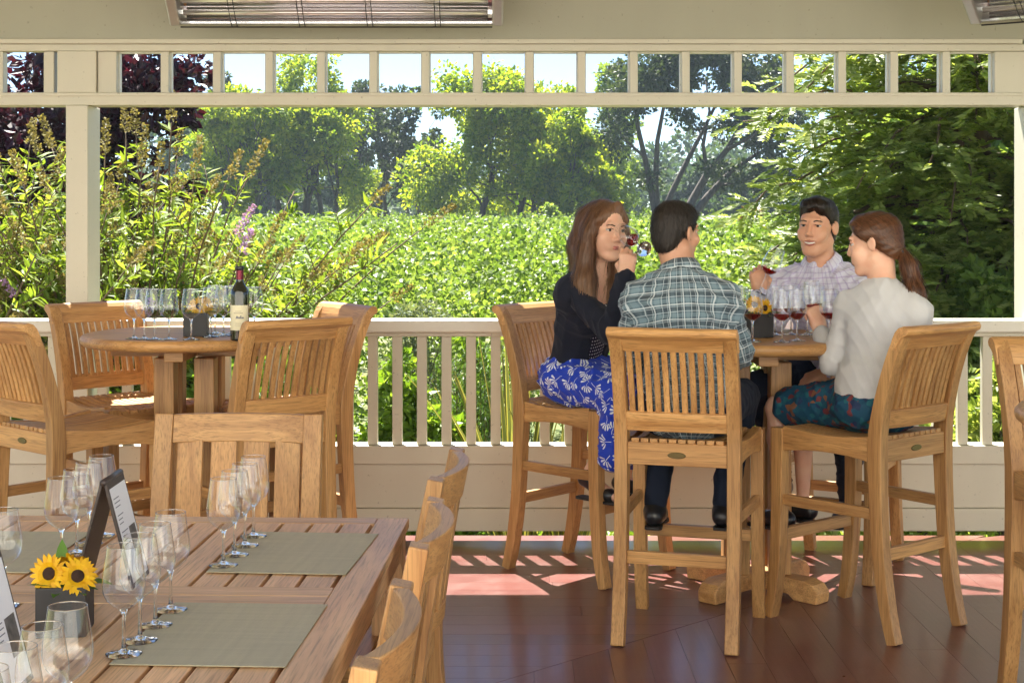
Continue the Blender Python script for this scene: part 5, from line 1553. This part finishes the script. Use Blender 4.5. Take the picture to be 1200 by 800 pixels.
def build_E():
    O=v3(SE[0],SE[1],.75)
    J=dict(pelvis=v3(.285,6.85,.865),neck=v3(.350,6.655,1.338),shL=v3(.462,6.765,1.245),shR=v3(.252,6.575,1.25),elL=v3(.60,6.62,1.115),wrL=v3(.77,6.50,1.10),elR=v3(.405,6.40,1.085),wrR=v3(.470,6.365,1.318),
        hipL=v3(.36,6.90,.845),hipR=v3(.235,6.77,.845),knL=v3(.60,6.60,.815),knR=v3(.445,6.43,.815),anL=v3(.49,6.72,.44),anR=v3(.335,6.605,.475),toL=v3(.62,6.62,.385),toR=v3(.445,6.49,.385),f=v3(.72,-.69,0))
    hc=v3(.397,6.60,1.500); Rh=frame((.50,-.85,-.10),(.08,0,1)); s=1.03
    t,R=torso(J,0,.86,1.0,1.04); A=(.042,.036,.034,.0245)
    arms=arm(J,'L',0,A)+arm(J,'R',0,A); legs=leg(J,'L',-.012,(.085,.058,.054,.034))+leg(J,'R',-.012,(.085,.058,.054,.034))
    feet=[Cp(J['an'+q]-v3(0,0,.035),J['to'+q]-v3(0,0,.01),.026,.02,.02) for q in 'LR']+[Cp(J['an'+q],J['an'+q]-nrm(J['to'+q]-J['an'+q])*v3(1,1,0)*.03-v3(0,0,.05),.026,.024,.02) for q in 'LR']
    hands=hand_prims(J['wrR'],(.10,.10,1),(-.15,-.95,.05),-1,(.75,.95,.5),.92,tc=.9)+hand_prims(J['wrL'],(.85,-.35,.0),(0,0,1),1,(.2,.3,.2),.92)
    V,Q=solve(t+arms+legs+feet+head_prims(hc,Rh,s,False,J['neck']-v3(0,0,.02),True)+hands,HB)
    b=mesh_obj('person',V,Q,SK1,None,None,O); b.location=O
    tag(b,'long-haired woman in navy cardigan and blue floral skirt drinking wine','person')
    face_parts(b,O,hc,Rh,s,BROW_BR,LIPP,False,.95)
    # polka-dot top under an open cardigan
    t2,_=torso(J,.007,.87,1.0,1.0)
    fr=J['f']; up=nrm(J['neck']-J['pelvis']); rt=np.cross(fr,up)
    def topcut(F):
        X,Y,Z=F.coords(); c=J['pelvis']+(J['neck']-J['pelvis'])*.93+fr*.09
        d=np.sqrt((X-c[0])**2+(Y-c[1])**2+((Z-c[2])*.75)**2)-.098; F.D[:]=np.maximum(F.D,-d)
        F.D[:]=np.maximum(F.D,Z-(J['neck'][2]-.035))
    V,Q=solve(t2,.006,.003,6,post=topcut); mesh_obj('polka_dot_top',V,Q,DOTS,b,bone_uv(V,Q,J,False),O)
    t3,_=torso(J,.017,.88,1.0,.98)
    def open_front(F):
        X,Y,Z=F.coords(); q=[X-J['pelvis'][0],Y-J['pelvis'][1],Z-J['pelvis'][2]]
        lx=sum(q[i]*rt[i] for i in range(3)); lf=sum(q[i]*fr[i] for i in range(3)); lz=sum(q[i]*up[i] for i in range(3))
        wdt=.028+.055*np.clip(lz/.45,0,1); d=np.maximum(np.abs(lx)-wdt,.015-lf); F.D[:]=np.maximum(F.D,-d)
        F.D[:]=np.maximum(F.D,.015-Z+J['pelvis'][2])
        F.D[:]=np.maximum(F.D,Z-(J['neck'][2]-.012)+0*X)
    # sleeves stay whole: cut the body first, then join the arms
    V,Q=solve(t3,.006,.008,7,post=open_front); c1=mesh_obj('cardigan',V,Q,NAVYKNIT,b,None,O)
    V,Q=solve([Cp(J['shL'],J['shL']+.001,.055,.055,.02)]+arm(J,'L',.013,A,.93),.006,.007,8); mesh_obj('cardigan_sleeve',V,Q,NAVYKNIT,c1,None,O)
    V,Q=solve([Cp(J['shR'],J['shR']+.001,.055,.055,.02)]+arm(J,'R',.013,A,.95),.006,.008,9); mesh_obj('cardigan_sleeve',V,Q,NAVYKNIT,c1,None,O)
    # skirt with the fall of cloth over the knees
    kR,kL=J['knR'],J['knL']; mid=(kR+kL)/2
    sk=[El(J['pelvis']-v3(0,0,.01),frame(J['f']),(.185,.15,.115),.05),Cp(J['hipR'],kR,.098,.078,.05),Cp(J['hipL'],kL,.098,.078,.05),Cp(J['pelvis']-v3(0,0,.03),mid,.10,.07,.08),
        Cp(kR,kR+v3(-.03,-.005,-.26),.074,.060,.04),Cp(kL,kL+v3(-.02,.01,-.26),.074,.060,.04),Cp(mid,mid+v3(-.03,0,-.25),.075,.068,.06)]
    V,Q=solve(sk,.0065,.012,10); 
    mesh_obj('skirt',V,Q,FANS,b,bone_uv(V,Q,J,False,[(J['hipR'],kR,.09,.09),(J['hipL'],kL,.09,.09),(kR,kR-v3(0,0,.3),.09,.08),(kL,kL-v3(0,0,.3),.09,.08)]),O)
    for q in 'LR':
        p,po,inf=shoe(J,q,False,-.003,.031); 
        V,Q=solve(p,.0042,post=lambda F,q=q,po=po:(po(F),F.D.__setitem__(slice(None),np.maximum(F.D,F.coords()[2]-(J['to'+q][2]+.018+ (J['an'+q][2]-.03-J['to'+q][2])*np.clip(((F.coords()[0]-J['to'+q][0])*(J['an'+q][0]-J['to'+q][0])+(F.coords()[1]-J['to'+q][1])*(J['an'+q][1]-J['to'+q][1]))/max(1e-6,np.sum((J['an'+q]-J['to'+q])[:2]**2)),0,1.4))))))
        so=mesh_obj('flat_shoe',V,Q,BLACKLEATHER,b,None,O); sole('shoe_sole',inf,SOLE,so,O,.034)
    T=lambda *c: hc+Rh@(v3(*c)*s)
    K=lambda c,r,k=.02,op='+': El(T(*c),Rh,v3(r)*s,k,op)
    down=v3(0,0,-1); fr3=nrm(v3(.5,-.85,0)); right=Rh[:,0]
    hp=[K((0,-.022,.046),(.078,.097,.082),.02)]
    for sx in (-1,1):
        a=T(sx*.060,.006,.070); b_=T(sx*.081,.012,-.01); c=T(sx*.086,.0,-.10); d=c+down*.12+fr3*.015+right*sx*.012; e=d+down*.15+fr3*.045-right*sx*.004
        if sx<0: pass
        hp+=[Cp(a,b_,.020,.023,.03),Cp(b_,c,.024,.032,.03),Cp(c,d,.034,.040,.03),Cp(d,e,.040,.018,.03)]
        c2=T(sx*.055,-.065,-.08); hp+=[Cp(T(sx*.05,-.06,.03),c2,.05,.055,.04),Cp(c2,c2+down*.2-fr3*.01,.055,.045,.04),Cp(c2+down*.2-fr3*.01,c2+down*.30+right*sx*.01,.042,.02,.03)]
    # front parting sweeps across the forehead
    hp+=[Cp(T(-.018,.045,.105),T(-.064,.040,.050),.018,.018,.02),Cp(T(-.018,.045,.105),T(.066,.038,.045),.018,.018,.02)]
    hp+=[El(T(.004,.108,-.010),Rh,v3(.059,.058,.112)*s,.010,'-')]
    V,Q,F=solveF(hp,.0045,lambda F:strands(F,hc,Rh,.0022,14,34,1)); h=mesh_obj('hair',V,Q,HAIR_LONG,b,None,O)
    part=T(-.018,.03,.16)
    strand_ribbons('hair_strands',F,hc,lambda p:v3(0,0,-1.0)+1.6*unit((p-part)*v3(1,1,.0))*np.clip((p[:,2:]-hc[2]-.02)/.07,0,1),HAIR_LONG,h,O,6500,14,.013,.0012,.0022,5,lambda p:(((p-hc)@Rh[:,1])<.040*s)|(p[:,2]<hc[2]-.10))

def build_H():
    O=v3(SH[0],SH[1],.75)
    J=dict(pelvis=v3(1.45,6.92,.865),neck=v3(1.362,6.80,1.348),shL=v3(1.525,6.70,1.245),shR=v3(1.200,6.885,1.25),elL=v3(1.53,6.50,1.01),wrL=v3(1.31,6.44,.915),elR=v3(1.135,6.72,1.112),wrR=v3(1.058,6.60,1.235),
        hipL=v3(1.53,6.87,.845),hipR=v3(1.36,6.96,.845),knL=v3(1.40,6.44,.84),knR=v3(1.06,6.56,.84),anL=v3(1.44,6.62,.36),anR=v3(1.17,6.72,.42),toL=v3(1.36,6.46,.29),toR=v3(1.08,6.58,.36),f=v3(-.49,-.87,0))
    hc=v3(1.335,6.775,1.508); Rh=frame((-.50,-.86,.02),(.03,0,1)); s=1.03
    t,R=torso(J,0,1.03); arms=arm(J,'L',0)+arm(J,'R',0); legs=leg(J,'L',-.006)+leg(J,'R',-.006)
    feet=[Cp(J['an'+q]-v3(0,0,.03),J['to'+q]-v3(0,0,.01),.028,.022,.02) for q in 'LR']
    hands=hand_prims(J['wrR'],(-.10,-.15,1),(-.05,-.95,.1),1,(1.15,1.15,.6),1.0,tc=1.0)+hand_prims(J['wrL'],(-.9,-.2,-.35),(-.2,-.3,.9),-1,(.4,.5,.3))
    V,Q=solve(t+arms+legs+feet+head_prims(hc,Rh,s,True,J['neck']-v3(0,0,.02))+hands,HB)
    b=mesh_obj('person',V,Q,SK2,None,None,O); b.location=O
    tag(b,'smiling dark-haired man in lavender checked shirt raising a glass','person')
    face_parts(b,O,hc,Rh,s,HAIR_DK,LIPN,True,.72)
    t2,_=torso(J,.017,1.04)
    V,Q=solve(t2+arm(J,'L',.016,end=.96)+arm(J,'R',.016,end=.93)+[Cp(J['pelvis']-v3(0,0,.02),J['pelvis']+v3(0,0,.05),.15,.16,.05)],.006,.010,14); mesh_obj('shirt',V,Q,CHECK,b,bone_uv(V,Q,J),O)
    ring_collar('shirt_collar',J,hc,CHECK,b,O,.062,.036,.016,1.3)
    tr=[El(J['pelvis']-v3(0,0,.03),np.eye(3),(.18,.15,.105),.05)]+leg(J,'L',.012,end=.99)+leg(J,'R',.012,end=.99)
    V,Q=solve(tr,.0065,.008,15); mesh_obj('trousers',V,Q,NAVY,b,None,O)
    for q in 'LR':
        p,po,inf=shoe(J,q); V,Q=solve(p,.0045,post=po); so=mesh_obj('shoe',V,Q,BLACKLEATHER,b,None,O); sole('shoe_sole',inf,SOLE,so,O)
    K=lambda c,r,k=.02,op='+': El(hc+Rh@(v3(c)*s),Rh,v3(r)*s,k,op)
    hp=[K((0,-.020,.048),(.0775,.098,.0855)),K((0,.035,.084),(.063,.056,.042)),K((-.012,.056,.094),(.046,.030,.020),.03),K((0,-.065,-.015),(.062,.048,.068),.03)]
    def cut(F):
        X,Y,Z=F.coords(); q=[X-hc[0],Y-hc[1],Z-hc[2]]; l=[sum(q[i]*Rh[i,j] for i in range(3))/s for j in range(3)]
        strands(F,hc,Rh,.0016,30,26); F.D+=.0016*np.sin(90*l[0]+30*l[1]+2*np.sin(40*l[2]))
        F.D[:]=np.maximum(F.D,-(l[2]-np.where(l[1]>-.01,.85*l[1]+.006,1.3*l[1]+.006)-.10*np.clip(np.abs(l[0]+.012)-.015,0,.035)*(l[1]>.045)-.006*np.sin(110*l[0]+40*l[1]))*.7)
        F.D[:]=np.maximum(F.D,(-.075-l[2]))
        ear=np.sqrt(((np.abs(l[0])-.08)/.02)**2+((l[1]+.008)/.024)**2+((l[2]+.004)/.033)**2)-1; F.D[:]=np.maximum(F.D,-ear*.02)
    V,Q,F=solveF(hp,.0042,cut); h=mesh_obj('hair',V,Q,HAIR_DK,b,None,O)
    strand_ribbons('hair_strands',F,hc,lambda p:Rh@v3(-.35,-1,.15)+0*p+(p-hc)*v3(2,2,0)+v3(0,0,-.5)*(((p-hc)@Rh[:,1])<0)[:,None],HAIR_DK,h,O,5200,6,.008,.0011,.0014,4)

def build_G():
    O=v3(SG[0],SG[1],.75)
    J=dict(pelvis=v3(1.40,5.965,.865),neck=v3(1.440,6.02,1.297),shL=v3(1.335,6.105,1.215),shR=v3(1.550,5.945,1.205),elL=v3(1.255,6.09,.985),wrL=v3(1.248,6.285,1.108),elR=v3(1.60,6.05,.985),wrR=v3(1.40,6.27,.955),
        hipL=v3(1.335,6.02,.84),hipR=v3(1.455,5.91+.03,.84),knL=v3(1.080,6.29,.785),knR=v3(1.205,6.40,.79),anL=v3(1.085,6.235,.385),anR=v3(1.205,6.41,.385),toL=v3(.985,6.36,.335),toR=v3(1.09,6.53,.335),f=v3(-.65,.76,0))
    hc=v3(1.415,6.065,1.452); Rh=frame((-.88,.44,-.14),(0,0,1)); s=.96
    t,R=torso(J,0,.79,1.0,1.05); A=(.038,.033,.032,.0235)
    arms=arm(J,'L',0,A)+arm(J,'R',0,A); legs=leg(J,'L',-.010,(.085,.058,.055,.034))+leg(J,'R',-.010,(.085,.058,.055,.034))
    feet=[Cp(J['an'+q]-v3(0,0,.035),J['to'+q]-v3(0,0,.01),.026,.02,.02) for q in 'LR']
    hands=hand_prims(J['wrL'],(-.25,.25,.95),(.25,-.95,.10),1,(1.0,1.15,.6),.92,tc=1.0)+hand_prims(J['wrR'],(-.6,.75,-.2),(0,0,1),1,(.3,.4,.3),.92)
    V,Q=solve(t+arms+legs+feet+head_prims(hc,Rh,s,False,J['neck']-v3(0,0,.02),True)+hands,HB)
    b=mesh_obj('person',V,Q,SK1,None,None,O); b.location=O
    tag(b,'woman with brown ponytail and pale grey sweater seen from behind','person')
    face_parts(b,O,hc,Rh,s,BROW_BR,LIPP,True,.9)
    t2,_=torso(J,.012,.80,1.0,1.08)
    sw=t2+arm(J,'L',.011,A,.80)+arm(J,'R',.011,A,.85)+[Cp(J['pelvis']-v3(0,0,.03),J['pelvis']+v3(0,0,.04),.155,.15,.05)]
    def neckcut(F):
        X,Y,Z=F.coords(); F.D[:]=np.maximum(F.D,Z-(J['neck'][2]+.030)); F.D[:]=np.maximum(F.D,.80-Z)
    V,Q=solve(sw,.006,.0055,24,post=neckcut); mesh_obj('sweater',V,Q,GREYKNIT,b,None,O)
    sk=[El(J['pelvis']-v3(0,0,.035),frame(J['f']),(.18,.155,.10),.05)]
    for q in 'LR': sk.append(Cp(J['hip'+q],J['hip'+q]+(J['kn'+q]-J['hip'+q])*.80,.097,.082,.05))
    sk.append(Cp(J['pelvis']-v3(0,0,.03),(J['knL']+J['knR'])/2-J['f']*.09,.09,.065,.06))
    V,Q=solve(sk,.0065,.008,25); mesh_obj('skirt',V,Q,TEAL,b,None,O)
    for q in 'LR':
        p,po,inf=shoe(J,q,False,-.001,.032); V,Q=solve(p,.0042,post=po); so=mesh_obj('flat_shoe',V,Q,BLACKLEATHER,b,None,O); sole('shoe_sole',inf,SOLE,so,O,.035)
    T=lambda *c: hc+Rh@(v3(*c)*s)
    K=lambda c,r,k=.02,op='+': El(T(*c),Rh,v3(r)*s,k,op)
    hp=[K((0,-.024,.048),(.0805,.100,.082)),K((0,-.062,-.020),(.066,.058,.072),.03),K((0,.035,.090),(.062,.048,.034)),K((.056,.018,.045),(.024,.040,.040)),K((-.056,.018,.045),(.024,.040,.040))]
    def cut(F):
        X,Y,Z=F.coords(); q=[X-hc[0],Y-hc[1],Z-hc[2]]; l=[sum(q[i]*Rh[i,j] for i in range(3))/s for j in range(3)]
        F.D+=.0016*np.sin(230*l[2]+120*l[1]+2*np.sin(50*l[1]))*1.0
        F.D[:]=np.maximum(F.D,-(l[2]-.85*l[1]-.002))
        F.D[:]=np.maximum(F.D,(-.085-l[2]))
        ear=np.sqrt(((np.abs(l[0])-.08)/.02)**2+((l[1]+.006)/.020)**2+((l[2]+.006)/.030)**2)-1; F.D[:]=np.maximum(F.D,-ear*.02)
    V,Q,F=solveF(hp,.0042,cut); h=mesh_obj('hair',V,Q,HAIR_PONY,b,None,O)
    a=T(0,-.105,-.035)
    strand_ribbons('hair_strands',F,hc,lambda p:unit(a-p),HAIR_PONY,h,O,5200,8,.011,.0010,.0010,6); pts=[a,a+v3(.028,-.03,-.06),a+v3(.045,-.055,-.16),a+v3(.065,-.07,-.25),a+v3(.085,-.075,-.33)]
    rr=[.018,.025,.026,.020,.008]
    V,Q,F=solveF([Cp(pts[i],pts[i+1],rr[i],rr[i+1],.02) for i in range(4)],.0042,lambda F:strands(F,pts[2],np.eye(3),.002,20,9,2)); pt=mesh_obj('ponytail',V,Q,HAIR_PONY,h,None,O)
    strand_ribbons('ponytail_strands',F,hc,lambda p:unit(pts[4]-pts[1])+0*p,HAIR_PONY,pt,O,1600,10,.014,.0011,.0028,7)
    bb=MB(); bb.lathe([(.019,-.006),(.0245,-.003),(.0245,.003),(.019,.006)],20,M=Matrix.Translation(Vector(a-O)+Vector((.004,-.004,-.008)))@Matrix.Rotation(.8,4,'Y')); bb.build('hair_tie',DARKM,h,0,True)

HAIR_BLACK=m_hair('hair_black',(.012,.009,.007),(.045,.035,.029),rough=.5,stretch=(160,160,60)); HAIR_DK=m_hair('hair_dark_brown',(.008,.005,.004),(.03,.019,.012),rough=.42,stretch=(90,90,30))
HAIR_LONG=m_hair('hair_long_brown',(.095,.046,.024),(.22,.112,.060),(.52,.31,.16),.22,.60); HAIR_PONY=m_hair('hair_chestnut',(.050,.019,.008),(.17,.072,.032),rough=.33,stretch=(60,60,60))
BROW_BR=m_plain('brow_brown',(.06,.028,.016),.6)
PLAID=m_plaid(); CHECK=m_check(); NAVY=m_knit('navy_cotton',(.012,.018,.036),900,.03); NAVYKNIT=m_knit('navy_knit',(.014,.016,.028),600,.06); GREYKNIT=m_knit('grey_knit',(.60,.60,.61),500); FANS=m_fans(); TEAL=m_teal(); DOTS=m_dots()
build_F(); build_E(); build_H(); build_G()
def glass_between(foot,rim,label,fill):
    foot=Vector(foot); z=(Vector(rim)-foot).normalized(); x=z.orthogonal().normalized(); y=z.cross(x)
    M=Matrix((x,y,z)).transposed().to_4x4(); M.translation=foot
    glass(0,0,0,label,'glasses held by the drinkers',fill,M)
glass_between(P(755,292,6.34),P(727,269,6.52),'tilted wine glass at the mouth of the woman in the cardigan',.012)
glass_between(P(889,343,6.545),P(913,289,6.53),'glass of red wine raised by the smiling man',.022)
glass_between(P(957,388,6.335),P(951,331,6.335),'glass of red wine held by the woman with a ponytail',.0225)
# ================================================================== light, sky, camera
sun=bpy.data.lights.new('sun','SUN'); sun.energy=5.0; sun.angle=math.radians(.53); sun.color=(1,.955,.87)
so=bpy.data.objects.new('sun',sun); COL.objects.link(so)
SD=Vector((-.19,.545,1.0)).normalized()            # towards the sun
so.rotation_euler=SD.to_track_quat('Z','Y').to_euler(); so.location=(-3,9,12)
w=bpy.data.worlds.new('World'); SC.world=w; w.use_nodes=True
nt=w.node_tree; bg=nt.nodes['Background']; sk=nt.nodes.new('ShaderNodeTexSky'); sk.sky_type='NISHITA'; sk.sun_disc=False
sk.sun_elevation=math.asin(SD.z); sk.sun_rotation=math.atan2(SD.x,SD.y); sk.air_density=.6; sk.dust_density=.05; sk.ozone_density=2.5
nt.links.new(sk.outputs[0],bg.inputs[0]); bg.inputs[1].default_value=.05
cam=bpy.data.cameras.new('camera'); co=bpy.data.objects.new('camera',cam); COL.objects.link(co)
co.location=(0,0,EYE); co.rotation_euler=(math.pi/2,0,0)
cam.sensor_width=36; cam.lens=FP/1200*36; cam.shift_y=-(400-248)/1200; cam.clip_end=3000; cam.clip_start=.05
SC.camera=co
SC.render.engine='CYCLES'
cy=SC.cycles; cy.max_bounces=10; cy.transparent_max_bounces=40; cy.diffuse_bounces=5; cy.glossy_bounces=5; cy.transmission_bounces=10
cy.caustics_reflective=False; cy.caustics_refractive=False; cy.sample_clamp_indirect=6; cy.use_denoising=True
try: cy.denoiser='OPENIMAGEDENOISE'
except Exception: pass
vs=SC.view_settings; vs.view_transform='Standard'; vs.look='None'; vs.gamma=1; vs.use_curve_mapping=False; vs.exposure=2.3

hz=MB().box(-260,260,-30,300,-1.8,26).build('haze', None or nmat('valley_air')[0]); tag(hz,kind='stuff')
_m=hz.data.materials[0]; _nt=_m.node_tree; _pv=_nt.nodes.new('ShaderNodeVolumePrincipled')
_pv.inputs['Color'].default_value=(.72,.86,1,1); _pv.inputs['Density'].default_value=.00045; _pv.inputs['Anisotropy'].default_value=.0
_nt.links.new(_pv.outputs[0],[n for n in _nt.nodes if n.type=='OUTPUT_MATERIAL'][0].inputs['Volume'])
